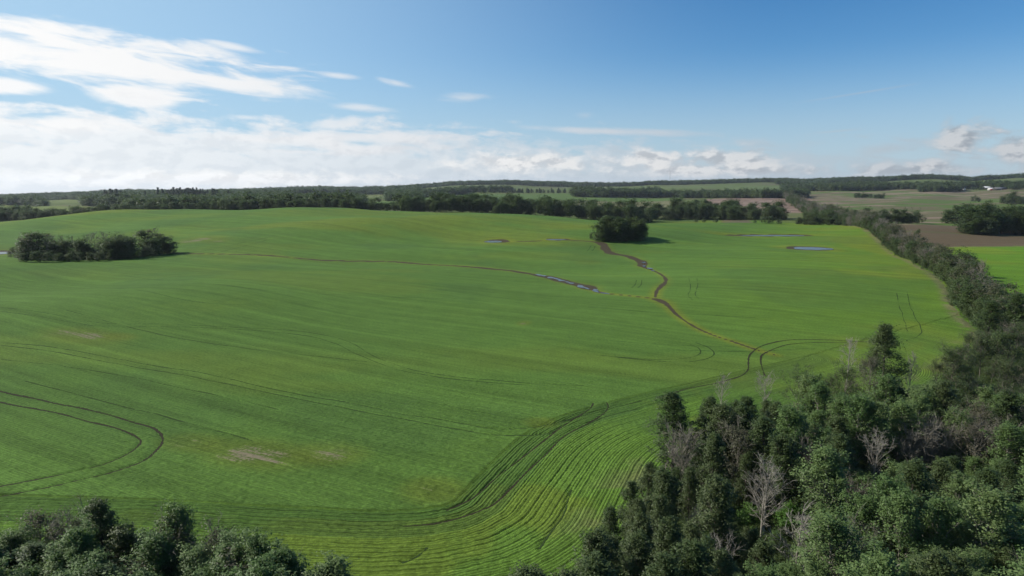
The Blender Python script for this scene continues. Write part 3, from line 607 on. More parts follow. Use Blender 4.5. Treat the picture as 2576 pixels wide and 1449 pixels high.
def tree_mesh(name, seed, H, Rc, base, n1, n2, nl, ls, leafm, barkm, prof='aspen', sparse=0.0, twig=0, sides=6, r0=None, spread=.34, trunk_only=False, lean=.25, deadtop=0.0, up=.5, rt=1.0):
    """Returns (wood mesh, leaf mesh). Branch skeleton first, leaves in clumps on the outer shoots."""
    r = np.random.default_rng(seed); wood = Acc(); limbs = Acc(); cl = []; cnl = []; r0 = r0 or .011*H+.02
    k = np.linspace(0, 1, 9); wob = np.cumsum(r.normal(0, lean*.12, (9, 2)), 0)*k[:, None]*2
    TP = np.stack([wob[:, 0], wob[:, 1], k*H*.97], 1); wood.add(*tube(TP, r0*(1-k)**.8+.015, sides))
    ph = r.random()*6
    for i in range(n1):
        t = (i+r.random())/n1; hgt = base+(1-base)*t**.9; b0 = np.array([np.interp(hgt, k, TP[:, c]) for c in range(3)])
        if prof == 'spire': R1 = Rc*min(1, .45+t/.22)*(1-t)**.62*1.12+.12
        elif prof == 'aspen': R1 = Rc*(math.sin(math.pi*min(1, .16+.84*t)**.85))**.75*(1.0 if t < .9 else .8)+.15
        elif prof == 'cone': R1 = Rc*(1-t)**.85+.12
        elif prof == 'dome': R1 = Rc*math.sqrt(max(0, 1-(t*.96)**2))+.1
        else: R1 = Rc*(.55+.45*math.sin(math.pi*t))
        R1 *= r.uniform(.62, 1.22); ph += 2.4+r.normal(0, .5)
        elv = {'spire': R(r.uniform(32, 58)+12*t), 'aspen': R(r.uniform(20, 50)+25*t), 'cone': R(r.uniform(-14, 12)), 'dome': R(r.uniform(0, 30)+55*t), 'vase': R(r.uniform(40, 68))}[prof]
        dr = np.array([math.cos(ph)*math.cos(elv), math.sin(ph)*math.cos(elv), math.sin(elv)])
        L1 = R1/max(math.cos(elv), .45); q_ = np.linspace(0, 1, 4)[:, None]
        P1 = b0+dr*L1*q_+np.array([0, 0, 1])*(L1*(.16 if prof != 'cone' else -.05))*q_**2+r.normal(0, .05*L1, (4, 3))*q_
        dead = r.random() < sparse or (t > 1-deadtop)
        if not trunk_only: limbs.add(*tube(P1, np.linspace(max(.022, r0*.40*(1-.6*t)), .014, 4), 3))
        pts = [P1[3], P1[2]]
        for j in range(n2):
            s_ = .3+.7*(j+r.random())/n2; p0 = P1[0]+(P1[3]-P1[0])*s_ if s_ < .6 else P1[2]+(P1[3]-P1[2])*((s_-.6)/.4)
            d2 = unit(dr+r.normal(0, .75, 3)+np.array([0, 0, .35])); L2 = L1*r.uniform(.22, .50)*(1.15-.5*s_)+.12
            p1 = p0+d2*L2; pts.append(p1)
            if (not trunk_only) and (twig or r.random() < .35): limbs.add(*tube(np.stack([p0, (p0+p1)/2+r.normal(0, .05*L2, 3), p1]), np.array([.022, .016, .010])*(1.25 if twig else 1)*rt, 3))
            for _ in range(twig):
                s3 = r.uniform(.3, 1); p2 = p0+(p1-p0)*s3; d3 = unit(d2+r.normal(0, .7, 3)+np.array([0, 0, .4])); limbs.add(*tube(np.stack([p2, p2+d3*L2*r.uniform(.4, .9)]), np.array([.014, .008])*rt, 3))
        if nl and not dead:
            for p in pts:
                n = max(1, int(nl*r.uniform(.4, 1.5))); off = r.normal(0, 1, (n, 3)); cl.append(p+off*np.array([spread, spread, spread*.8])*r.uniform(.7, 1.3))
                ax = np.array([np.interp(p[2]/H, k, TP[:, 0]), np.interp(p[2]/H, k, TP[:, 1]), H*(base+(1-base)*.35)]); q3 = (p-ax)/np.array([Rc, Rc, H*.5]); nn_ = off*.55+q3*1.0+np.array([0, 0, .25]); cnl.append(nn_/(np.linalg.norm(nn_, axis=1)[:, None]+1e-6))
    lm = None
    if cl: lm = leaves_mesh(name+'_crown', np.vstack(cl), ls, leafm, r, up, .62, np.vstack(cnl))
    return wood.mesh(name+'_trunk', barkm), lm, (limbs.mesh(name+'_branches', barkm) if limbs.V else None)
PROTO = {}
def proto(key, n, fn): PROTO[key] = [fn(i) for i in range(n)]
U = lambda i, a, b: a+(b-a)*((i*0.618+.37) % 1)
# close trees
proto('aspen_dark', 5, lambda i: tree_mesh('aspen', 100+i, U(i, 11, 14), U(i, 1.5, 2.0), .12, 62, 6, 26, .105, M['leaf_dark'], M['bark'], 'spire', spread=.21))
proto('aspen_pale', 5, lambda i: tree_mesh('aspen', 120+i, U(i, 11, 14), U(i, 1.7, 2.3), .20, 58, 6, 26, .11, M['leaf_pale'], M['bark_pale'], 'spire', spread=.22))
proto('poplar_tall', 2, lambda i: tree_mesh('poplar', 140+i, 16.5, 2.9, .34, 36, 6, 44, .125, M['leaf_dark'], M['bark'], 'cone', spread=.42))
proto('poplar_open', 4, lambda i: tree_mesh('poplar', 150+i, U(i, 11, 14.5), U(i, 2.6, 3.4), .40, 26, 6, 38, .125, M['leaf_dark'], M['bark'], sparse=.25, twig=2, spread=.42))
proto('thin_aspen', 4, lambda i: tree_mesh('aspen', 160+i, U(i, 10, 13), U(i, 1.9, 2.6), .25, 30, 6, 15, .11, M['leaf_dull'], M['twig'], sparse=.3, twig=3, spread=.34))
proto('snag', 5, lambda i: tree_mesh('snag', 170+i, U(i, 9.5, 12.5), U(i, 1.5, 2.1), .34, 26, 6, 0, .1, None, M['deadwood'], ['aspen', 'spire', 'vase', 'spire', 'aspen'][i], twig=3, r0=.14))
proto('bare_bush', 3, lambda i: tree_mesh('bare', 180+i, U(i, 7, 9), U(i, 1.6, 2.2), .12, 34, 7, 0, .1, None, M['twig'], 'vase', twig=4, r0=.07))
proto('near_shrub', 4, lambda i: tree_mesh('shrub', 190+i, U(i, 3, 5), U(i, 1.5, 2.1), .02, 24, 4, 44, .11, M['leaf_mid'], M['bark'], 'dome', spread=.36))
proto('fresh_shrub', 2, lambda i: tree_mesh('shrub', 197+i, U(i, 3, 4), U(i, 1.1, 1.5), .02, 18, 4, 40, .115, M['leaf_fresh'], M['bark'], 'dome', spread=.34))
# middle distance
proto('mid_aspen', 6, lambda i: tree_mesh('aspen', 200+i, U(i, 13, 16), U(i, 2.6, 3.6), .06, 28, 4, 13, .34, M['leaf_dark'], M['bark'], spread=.62, trunk_only=True, sides=5))
proto('mid_pale', 4, lambda i: tree_mesh('aspen', 210+i, U(i, 12, 15), U(i, 2.6, 3.5), .06, 28, 4, 12, .34, M['leaf_mid'], M['bark_pale'], spread=.62, trunk_only=True, sides=5))
proto('mid_willow', 4, lambda i: tree_mesh('willow', 220+i, U(i, 4.5, 6), U(i, 3.2, 4.2), .02, 26, 4, 20, .27, M['leaf_willow'], M['bark'], 'dome', spread=.5, trunk_only=True, sides=5))
proto('mid_dark_shrub', 4, lambda i: tree_mesh('shrub', 226+i, U(i, 5, 8), U(i, 2.6, 3.4), .02, 26, 4, 18, .28, M['leaf_dark'], M['bark'], 'dome', spread=.5, trunk_only=True, sides=5))
proto('mid_thin', 4, lambda i: tree_mesh('thin', 232+i, U(i, 11, 14), U(i, 2.2, 2.9), .12, 26, 4, 7, .24, M['leaf_dull'], M['twig'], sparse=.25, twig=2, spread=.5, sides=5, rt=1.8))
proto('mid_snag', 3, lambda i: tree_mesh('snag', 238+i, U(i, 10, 13), U(i, 1.4, 2.0), .3, 22, 5, 0, .1, None, M['twig'], 'aspen', twig=2, r0=.15, sides=5, rt=2.0))
proto('mid_bare', 4, lambda i: tree_mesh('bare', 244+i, U(i, 6, 8.5), U(i, 2.2, 3.0), .05, 34, 6, 2, .22, M['leaf_dull'], M['twig'], 'vase', twig=4, sparse=.3, r0=.08, sides=5, rt=2.4))
proto('spruce', 3, lambda i: tree_mesh('spruce', 250+i, U(i, 14, 17), U(i, 2.0, 2.6), .05, 34, 3, 6, .50, M['needle'], M['bark'], 'cone', spread=.30, trunk_only=True, sides=5))
# far
proto('far_aspen', 4, lambda i: tree_mesh('far', 260+i, U(i, 12, 16), U(i, 3.4, 4.4), .04, 18, 2, 8, .75, M['leaf_dark'], M['bark'], spread=.9, trunk_only=True, sides=4))
proto('far_pale', 2, lambda i: tree_mesh('far', 266+i, U(i, 11, 14), U(i, 3.4, 4.4), .04, 18, 2, 8, .75, M['leaf_mid'], M['bark'], spread=.9, trunk_only=True, sides=4))
print('protos', round(time.time()-T0, 1), sum(len(m_.polygons) for v in PROTO.values() for t in v for m_ in t if m_))
PR = np.random.default_rng(11)
NAMES = {'aspen_dark': 'aspen_tree', 'aspen_pale': 'aspen_tree', 'poplar_tall': 'poplar_tree', 'poplar_open': 'poplar_tree', 'thin_aspen': 'aspen_tree', 'snag': 'dead_tree', 'bare_bush': 'bare_shrub', 'near_shrub': 'shrub', 'fresh_shrub': 'shrub',
         'mid_aspen': 'poplar_tree', 'mid_pale': 'poplar_tree', 'mid_willow': 'willow_shrub', 'mid_dark_shrub': 'shrub', 'mid_thin': 'aspen_tree', 'mid_snag': 'dead_tree', 'mid_bare': 'bare_shrub', 'spruce': 'spruce_tree', 'far_aspen': 'aspen_tree', 'far_pale': 'aspen_tree'}
def plant(key, x_, y_, label, group=None, h=None, wid=1.0, sink=.1, var=None, tilt=.04):
    ms_ = PROTO[key]; i = var if var is not None else int(PR.integers(len(ms_))); wd, lf, br = ms_[i % len(ms_)]
    nm = NAMES[key]; cat = {'dead_tree': 'dead tree', 'bare_shrub': 'shrub', 'shrub': 'shrub', 'willow_shrub': 'shrub'}.get(nm, 'tree')
    H0 = max(v.co.z for m_ in (wd, lf, br) if m_ for v in m_.vertices) if 'H' not in wd else wd['H']; wd['H'] = H0
    s_ = (h/H0 if h else PR.uniform(.88, 1.14)); o = bpy.data.objects.new(nm, None); COL.objects.link(o); o.empty_display_size = .5
    o.location = (x_, y_, float(hz(x_, y_))-sink); o.rotation_euler = (PR.normal(0, tilt), PR.normal(0, tilt), PR.uniform(0, 6.28)); ww = s_*wid*PR.uniform(.92, 1.08); o.scale = (ww, ww, s_)
    o['label'] = label; o['category'] = cat
    if group: o['group'] = group
    tk = link('trunk', wd, o)
    if br: link('branches', br, tk, kind='stuff')
    if lf: link('crown', lf, o)
    return o
def disk_fill(P, spacing, r, keep=None, maxn=4000):
    lo, hi = P.min(0), P.max(0); n = int((hi-lo).prod()/spacing**2*6); c = r.uniform(lo, hi, (n, 2)); c = c[in_poly(c[:, 0], c[:, 1], P)]
    if keep is not None: c = c[keep(c[:, 0], c[:, 1])]
    out = []; cell = {}
    for p in c:
        k = (int(p[0]//spacing), int(p[1]//spacing)); ok = True
        for a in (-1, 0, 1):
            for b in (-1, 0, 1):
                for q_ in cell.get((k[0]+a, k[1]+b), ()):
                    if (q_[0]-p[0])**2+(q_[1]-p[1])**2 < spacing**2: ok = False
        if ok: cell.setdefault(k, []).append(p); out.append(p)
        if len(out) >= maxn: break
    return np.array(out)
def at(px, py, drop):
    d = px_dir(px, py); t = drop/-d[2]; return t*d[0], t*d[1]
# masses of trees: one object each, set by geometry nodes
def wood_group(coll):
    ng = bpy.data.node_groups.new('far_wood', 'GeometryNodeTree'); ng.interface.new_socket('Geometry', in_out='INPUT', socket_type='NodeSocketGeometry'); ng.interface.new_socket('Geometry', in_out='OUTPUT', socket_type='NodeSocketGeometry')
    N, L = ng.nodes, ng.links; gi, go = N.new('NodeGroupInput'), N.new('NodeGroupOutput'); ip = N.new('GeometryNodeInstanceOnPoints'); ci = N.new('GeometryNodeCollectionInfo'); ci.inputs[0].default_value = coll; ci.inputs['Separate Children'].default_value = True; ci.inputs['Reset Children'].default_value = True
    ip.inputs['Pick Instance'].default_value = True
    def at_(nm, typ):
        a = N.new('GeometryNodeInputNamedAttribute'); a.data_type = typ; a.inputs[0].default_value = nm; return a.outputs[0]
    L.new(gi.outputs[0], ip.inputs['Points']); L.new(ci.outputs[0], ip.inputs['Instance']); L.new(at_('kind_index', 'INT'), ip.inputs['Instance Index']); L.new(at_('size', 'FLOAT_VECTOR'), ip.inputs['Scale'])
    cx = N.new('ShaderNodeCombineXYZ'); L.new(at_('turn', 'FLOAT'), cx.inputs[2])
    e2r = N.new('FunctionNodeEulerToRotation'); L.new(cx.outputs[0], e2r.inputs[0]); L.new(e2r.outputs[0], ip.inputs['Rotation']); L.new(ip.outputs[0], go.inputs[0])
    return ng
def kinds_group(name, keys):
    c = bpy.data.collections.new(name); n = 0
    for k in keys:
        for wd, lf, br in PROTO[k]:
            for part in ([lf] if lf and k != 'mid_bare' else [br]): c.objects.link(bpy.data.objects.new(name, part)); n += 1
    return wood_group(c), n
NG_LEAF, N_LEAF = kinds_group('far_tree', ['far_aspen', 'far_aspen', 'far_pale']); NG_SPR, N_SPR = kinds_group('far_spruce', ['spruce'])
NG_MID, N_MID = kinds_group('belt_tree', ['mid_aspen', 'mid_pale']); NG_HEDGE, N_HEDGE = kinds_group('hedge_bush', ['mid_dark_shrub', 'mid_dark_shrub', 'mid_bare', 'mid_thin']); NG_UNDER, N_UNDER = kinds_group('undergrowth_bush', ['near_shrub'])
NTOT = 0
def stuff_wood(name, P, h, label, r, ng=None, kinds=None, wid=1.0, ref=14.0, cat='forest'):
    global NTOT
    n = len(P); NTOT += n; z = hz(P[:, 0], P[:, 1])-.3
    me = bpy.data.meshes.new(name); me.vertices.add(n); me.vertices.foreach_set('co', np.stack([P[:, 0], P[:, 1], z], 1).astype(np.float32).ravel())
    kinds = kinds or N_LEAF; s_ = h*(.62+.6*r.random(n)**.8)/ref; w_ = s_*r.uniform(.9, 1.3, n)*wid
    a = me.attributes.new('kind_index', 'INT', 'POINT'); a.data.foreach_set('value', r.integers(0, kinds, n).astype(np.int32))
    a = me.attributes.new('turn', 'FLOAT', 'POINT'); a.data.foreach_set('value', r.uniform(0, 6.28, n).astype(np.float32))
    a = me.attributes.new('size', 'FLOAT_VECTOR', 'POINT'); a.data.foreach_set('vector', np.stack([w_, w_, s_], 1).astype(np.float32).ravel())
    o = link(name, me, kind='stuff', label=label, category=cat); md = o.modifiers.new('trees', 'NODES'); md.node_group = ng or NG_LEAF
    return o
# --- notable trees of the near wood, each with its own label
SPECIAL, SNAME = [], []
def special(key, px, py, h, label, wid=1.0, var=0, short=None):
    x_, y_ = at(px, py, CAM_Z-h); 
    if isinstance(SPECIAL, list): SPECIAL.append((x_, y_, h)); SNAME.append(short)
    return plant(key, x_, y_, label, None, h+.1, wid, .1, var, .03)
special('poplar_tall', 888, 320, 16.8, 'tallest dark cone-shaped poplar at the field side of the near wood', 1.35, 0, 'the tallest cone-shaped poplar')
special('aspen_dark', 676, 388, 13.5, 'tall dark rounded aspen at the wood corner jutting into the field', 1.5, 1, 'the tall corner aspen')
special('snag', 722, 368, 9.6, 'lone bare grey dead tree standing clear against the field', .9, 0, 'the lone bare dead tree')
special('snag', 850, 334, 12.5, 'bare pale dead top rising beside the tallest poplar', .9, 1, 'the bare pale dead top')
special('poplar_open', 848, 357, 12.0, 'open-crowned poplar with a leaning trunk below the bare dead top', 1.0, 0, 'the leaning open poplar')
special('poplar_open', 800, 361, 12.0, 'broad ragged poplar with twisted bare lower limbs', 1.15, 1, 'the broad ragged poplar')
special('snag', 768, 368, 9.5, 'brownish dead tree with crooked limbs at the field edge', 1.1, 2, 'the brownish dead tree')
special('poplar_open', 955, 336, 13.5, 'wide half-bare poplar with antler-like dead top', 1.25, 2, 'the wide half-bare poplar')
special('thin_aspen', 873, 352, 12.0, 'thin grey-green aspen hard against the tallest poplar', 1.0, 0)
special('snag', 912, 350, 11.0, 'slim brown dead tree between the tallest poplar and the wide half-bare one', .8, 3, 'the slim brown dead tree')
special('snag', 768, 449, 12.0, 'tall reddish-grey dead tree in the middle of the near wood', 1.1, 4, 'the tall reddish dead tree')
special('snag', 765, 470, 9.6, 'broad bare dead tree just below the tall reddish-grey one', 1.35, 1)
special('snag', 800, 500, 11.0, 'bare grey dead tree with tangled limbs low in the near wood', 1.3, 0, 'the tangled dead tree')
special('bare_bush', 683, 416, 12.0, 'pinkish bare shrub-like crown among dark aspens near the wood corner', 1.2, 0, 'the pinkish bare crown')
special('snag', 877, 425, 10.5, 'thin pale dead tree beside the patch of bare brown tops', 1.1, 2, 'the thin pale dead tree')
for k, (px, py) in enumerate([(930, 412), (940, 408), (950, 414), (915, 420), (922, 414)]): special('bare_bush', px, py, 11.0-.3*k, 'brown bare tops crowded together deep in the near wood', 1.1, k % 3)['group'] = 'crowded brown bare tops'
special('thin_aspen', 985, 405, 12.5, 'grey-green thin aspen beside the crowded brown bare tops', 1.3, 1, 'the grey-green thin aspen')
special('aspen_pale', 830, 441, 13.0, 'pale leafy aspen with its trunk showing, by the dead tree', 1.35, 0, 'the aspen with its trunk showing')
special('poplar_open', 1010, 318, 14.0, 'broad dark poplar where the hedge meets the near wood', 1.5, 3, 'the poplar at the hedge corner')
special('aspen_dark', 990, 300, 13.0, 'dark round poplar at the near end of the hedge', 1.5, 2)
special('aspen_dark', 1018, 292, 13.5, 'dark dense poplar just outside the hedge end', 1.5, 3)
special('aspen_dark', 519, 566, 12.0, 'small dark aspen tip furthest out at the foot of the near wood', 1.25, 4)
special('aspen_dark', 541, 561, 12.0, 'second dark aspen tip at the foot of the near wood', 1.25, 1)
special('aspen_dark', 563, 565, 11.8, 'third dark aspen tip at the foot of the near wood', 1.25, 3)
special('aspen_dark', 588, 551, 12.0, 'taller dark aspen where the wood foot meets the rows', 1.25, 3)
special('fresh_shrub', 752, 500, 5.0, 'bright green sapling lit in the gap by the tall dead tree', 1.1, 0); special('fresh_shrub', 793, 500, 5.5, 'bright green sapling on the far side of the tall dead tree', 1.1, 1)
SPECIAL = np.array(SPECIAL)
LAND = [i for i, q_ in enumerate(SNAME) if q_]
def near_which(x_, y_):
    """Where a tree stands next to the closest landmark tree, as seen from the drone."""
    dd = [math.hypot(SPECIAL[i, 0]-x_, SPECIAL[i, 1]-y_) for i in LAND]; i = LAND[int(np.argmin(dd))]; d0 = min(dd)
    ta, tb = x_/y_, SPECIAL[i, 0]/SPECIAL[i, 1]; dp = y_-SPECIAL[i, 1]; lat = (ta-tb)*y_
    side = ('behind' if dp > 0 else 'in front of') if abs(dp) > abs(lat) else ('on the hedge side of' if lat > 0 else 'on the field side of')
    return ('close ' if d0 < 4.5 else ('' if d0 < 9 else 'well '))+side+' '+SNAME[i]
def cap(x_, y_, h):
    """Keep a tree low enough not to hide a landmark tree standing behind it."""
    for sx, sy, sh_ in SPECIAL:
        if y_ < sy and abs(x_/y_-sx/sy)*y_ < 2.6 and sy-y_ < 16:
            zs = CAM_Z-(CAM_Z-sh_*.50)/sy*y_; h = min(h, max(zs-.5, 3.5))
    return h
infr = lambda a, b: (np.abs(a) < b*.79+3.5) & (b > 40)
pts = disk_fill(WOOD_R, 2.85, np.random.default_rng(5), infr)
edge = np.abs(poly_dist(pts[:, 0], pts[:, 1], catmull(WOOD_R[:16], 3))[0])
for p, e in zip(pts, edge):
    X0, Y0 = p
    if np.min(np.hypot(SPECIAL[:, 0]-X0, SPECIAL[:, 1]-Y0)) < 2.0: continue
    u = PR.random(); wh = near_which(X0, Y0); big = PR.random(); G = 'aspens of the near wood'
    if Y0 > 100 and X0 > 30:     # thin screen of trees along the field: gaps between the trunks
        if u < .52: continue
        if u < .66: plant('near_shrub', X0, Y0, 'low leafy shrub '+wh, 'shrubs under the open poplars', PR.uniform(2, 4))
        elif u < .84: plant('poplar_open', X0, Y0, 'dark open poplar '+wh, 'open poplars along the field', cap(X0, Y0, PR.uniform(7, 12)))
        else: plant('thin_aspen', X0, Y0, 'thin twiggy aspen '+wh, 'thin aspens along the field', cap(X0, Y0, PR.uniform(6, 10)))
        continue
    h = 7.4+5.8*big**.9; sz = 'short ' if h < 8.8 else ('tall ' if h > 11.4 else ''); h = cap(X0, Y0, h)
    if X0 < Y0*.40:            # dark half
        if e < 2.4: plant('aspen_dark', X0, Y0, 'dark young border aspen '+wh, G, cap(X0, Y0, PR.uniform(9, 12.2) if Y0 < 56 else PR.uniform(5, 9)), 1.1)
        elif u < .05: plant('snag', X0, Y0, 'small bare dead tree '+wh, 'small dead trees', max(h, 8))
        elif u < .12: plant('thin_aspen', X0, Y0, sz+'thin grey aspen '+wh, G, h, 1.15)
        else: plant('aspen_dark', X0, Y0, sz+'dark dense aspen '+wh, G, h, PR.uniform(.95, 1.3))
    else:
        if u < .13: plant('thin_aspen', X0, Y0, sz+'thin greyish aspen '+wh, G, h, 1.2)
        elif u < .19: plant('bare_bush', X0, Y0, 'bare brown crown '+wh, 'bare crowns of the near wood', min(h, 10.5))
        elif u < .34: plant('aspen_dark', X0, Y0, sz+'darker leafy aspen '+wh, G, h, 1.25)
        else: plant('aspen_pale', X0, Y0, sz+'pale leafy aspen '+wh, G, h, PR.uniform(1.0, 1.35))
ug = np.random.default_rng(8); P = disk_fill(WOOD_R, 1.7, ug, lambda a, b: infr(a, b) & (ug.random(len(a)) < .8)); stuff_wood('undergrowth', P, 1.8, 'low leafy undergrowth on the floor of the near wood', ug, NG_UNDER, N_UNDER, 1.5, 4.0, 'undergrowth')
# --- the wood corner at the lower left
special('aspen_dark', 99, 495, 12.2, 'tallest leafy aspen of the small wood below the hairpin tracks', 1.1, 4)
special('thin_aspen', 66, 500, 11.6, 'dead-topped thin aspen poking out of the small wood', .9, 2); special('aspen_pale', 172, 505, 11.8, 'leafy aspen sticking up in the middle of the small wood', 1.0, 3)
special('aspen_pale', 255, 524, 11.8, 'rounded leafy aspen at the field tip of the small wood', 1.2, 1); special('thin_aspen', 215, 515, 11.2, 'thin twiggy aspen before the rounded tip tree of the small wood', .9, 3)
pts = disk_fill(WOOD_L, 2.15, np.random.default_rng(6), lambda a, b: (np.abs(a) < b*.79+3.5) & (b > 38))
for p in pts:
    u = PR.random(); px_ = 512+FPX*p[0]/p[1]; wh = ('at the outer end' if px_ < 60 else 'by the dead-topped one' if px_ < 130 else 'in the middle' if px_ < 210 else 'at the field tip')+' of the small wood below the hairpin'
    wh += ', far row' if p[1] > 52 else ', near row'
    if u < .66: plant('aspen_pale' if u < .50 else 'aspen_dark', p[0], p[1], ('pale' if u < .50 else 'dark')+' leafy aspen '+wh, 'aspens of the small wood', min(PR.uniform(9, 12.0), 12.4-.10*max(0, px_-250)**.75), PR.uniform(1.15, 1.5))
    elif u < .9: plant('thin_aspen', p[0], p[1], 'thin grey aspen '+wh, 'thin aspens of the small wood', PR.uniform(8.5, 11.6), 1.2)
    else: plant('bare_bush', p[0], p[1], 'bare twiggy crown '+wh, 'bare crowns of the small wood', PR.uniform(7, 10))
P = disk_fill(WOOD_L, 1.6, ug, lambda a, b: (np.abs(a) < b*.79+3.5) & (b > 38)); stuff_wood('undergrowth', P, 3.6, 'leafy undergrowth filling the small wood below the hairpin', ug, NG_UNDER, N_UNDER, 1.3, 4.0, 'undergrowth')
print('near woods', round(time.time()-T0, 1))
# --- bare-topped clump in the left of the field
def lineup(k, n): return ['first', 'second', 'third', 'fourth', 'fifth', 'sixth', 'seventh', 'eighth', 'ninth', 'tenth', 'eleventh', 'twelfth', 'thirteenth', 'fourteenth', 'fifteenth', 'sixteenth', 'seventeenth', 'eighteenth', 'nineteenth', 'twentieth'][k]
CL = [('mid_dark_shrub', 14, 258, 7, 1.1), ('mid_thin', 20, 260, 8.5, 1.0), ('mid_aspen', 27, 260, 13, 1.1), ('mid_thin', 34, 260, 15.5, 1.25), ('mid_aspen', 40, 260, 15.5, 1.2), ('mid_thin', 47, 260, 14.5, 1.2), ('mid_snag', 54, 259, 12, 1.2), ('mid_snag', 61, 259, 12, 1.1), ('mid_thin', 66, 259, 10, 1.2),
      ('mid_snag', 73, 258.5, 11.5, 1.3), ('mid_thin', 80, 258.5, 9, 1.1), ('mid_snag', 88, 258, 12.5, 1.2), ('mid_snag', 95, 258, 13, 1.3), ('mid_thin', 101, 257.5, 11, 1.1), ('mid_aspen', 112, 257, 12, 1.2), ('mid_snag', 105, 257, 13, 1.2), ('mid_pale', 126, 256, 11, 1.0), ('mid_aspen', 133, 256, 12, 1.0), ('mid_aspen', 144, 254.5, 15, .95), ('mid_thin', 151, 254, 15, 1.1), ('mid_snag', 156, 254, 14.5, 1.1), ('mid_thin', 162, 253.5, 12.5, 1.1), ('mid_aspen', 168, 253, 12, 1.1), ('mid_aspen', 174, 252.5, 8, 1.1)]
for k, (key, px, py, h, wd_) in enumerate(CL):
    c = gp(px, py); lab = {'mid_snag': 'bare grey dead stem in the field clump beside the floodwater', 'mid_thin': 'twiggy half-bare aspen in the field clump beside the floodwater'}.get(key, 'leafy poplar in the bare-topped field clump beside the floodwater')
    side = ' near its pond end' if px < 60 else (' near its middle' if px < 120 else ' at its ditch end')
    plant(key, c[0], c[1], lab+side, 'trees of the bare-topped field clump', h*(1.12 if key == 'mid_snag' else .95), wd_*(1.0 if key == 'mid_snag' else 1.5))
for k, (px, py, h, wd_) in enumerate([(24, 262, 5, 1.1), (36, 262, 6, 1.1), (48, 262, 6, 1.1), (60, 261.5, 5, 1.2), (70, 261.5, 5, 1.1), (79, 261.5, 6, 1.1), (90, 261, 5.5, 1.2), (100, 261, 5.5, 1.1), (111, 260, 6, 1.1), (121, 259.5, 5, 1.0), (130, 259, 5, 1.1)]):
    c = gp(px, py); plant('mid_dark_shrub', c[0], c[1], 'dark leafy shrub fronting the bare-topped field clump', 'shrubs fronting the bare-topped clump', h*.95, wd_*1.45)
c = gp(147, 257.3); plant('mid_willow', c[0], c[1], 'rounded pale willow bush at the ditch end of the bare-topped clump', None, 7.5, 1.15)
c = gp(139, 258); plant('mid_willow', c[0], c[1], 'smaller pale willow bush beside the rounded one of the bare-topped clump', None, 5, 1.1)
# --- dense round clump in the middle of the field
MC = [('mid_aspen', 596, 240, 14, 1.2), ('mid_aspen', 602, 239.5, 17, 1.2), ('mid_aspen', 609, 239, 18, 1.15), ('mid_aspen', 615, 239, 18.5, 1.1), ('mid_aspen', 621, 238.5, 17.5, 1.1), ('mid_aspen', 627, 238.5, 17, 1.1), ('mid_aspen', 633, 238.3, 16.5, 1.1), ('mid_aspen', 640, 238.6, 16, 1.1), ('mid_aspen', 607, 237, 17, 1.2), ('mid_aspen', 619, 237, 17.5, 1.1), ('mid_aspen', 630, 237, 17, 1.1), ('mid_aspen', 643, 239.2, 13, 1.0), ('mid_dark_shrub', 612, 241.3, 7, 1.1), ('mid_dark_shrub', 603, 241.5, 7.5, 1.0)]
for key, px, py, h, wd_ in MC:
    c = gp(px, py); plant(key, c[0], c[1], ('dark dense poplar in the round clump beside the small ponds' if key == 'mid_aspen' else 'dark shrub at the ditch head of the round clump'), 'trees of the round field clump' if key == 'mid_aspen' else 'shrubs at the ditch head', h*PR.uniform(.80, .94), wd_*1.45)
for px, py, h, lab in [(597, 241.3, 6, 'pale willow bush at the pond side of the round clump'), (591, 239, 4.5, 'small spiky bush at the outer tip of the round clump'), (620, 242.3, 6.5, 'pale willow bush at the ditch head of the round clump'), (626, 241.5, 6.5, 'middle pale willow bush fronting the round clump'), (632, 240.6, 7, 'pale willow bush at the shaded end of the round clump')]:
    c = gp(px, py); plant('mid_willow', c[0], c[1], lab, None, h, .95)
fr = np.random.default_rng(31); P = []
for px, py in [(20+150*fr.random(), 0) for _ in range(46)]:
    c = gp(px, np.interp(px, [14, 80, 130, 175], [259.5, 259.5, 257.5, 253])+fr.normal(0, .5)); P.append(c)
stuff_wood('clump_thicket', np.array(P), 5.4, 'low thicket filling the bare-topped field clump', fr, kinds_group('clump_bush', ['mid_dark_shrub'])[0], 4, 1.3, 6.5, 'thicket')
P = [gp(597+46*fr.random(), 240.2+fr.normal(0, .6)) for _ in range(16)]
stuff_wood('clump_thicket', np.array(P), 6.5, 'low thicket filling the round field clump', fr, kinds_group('round_clump_bush', ['mid_dark_shrub'])[0], 4, 1.2, 6.5, 'thicket')
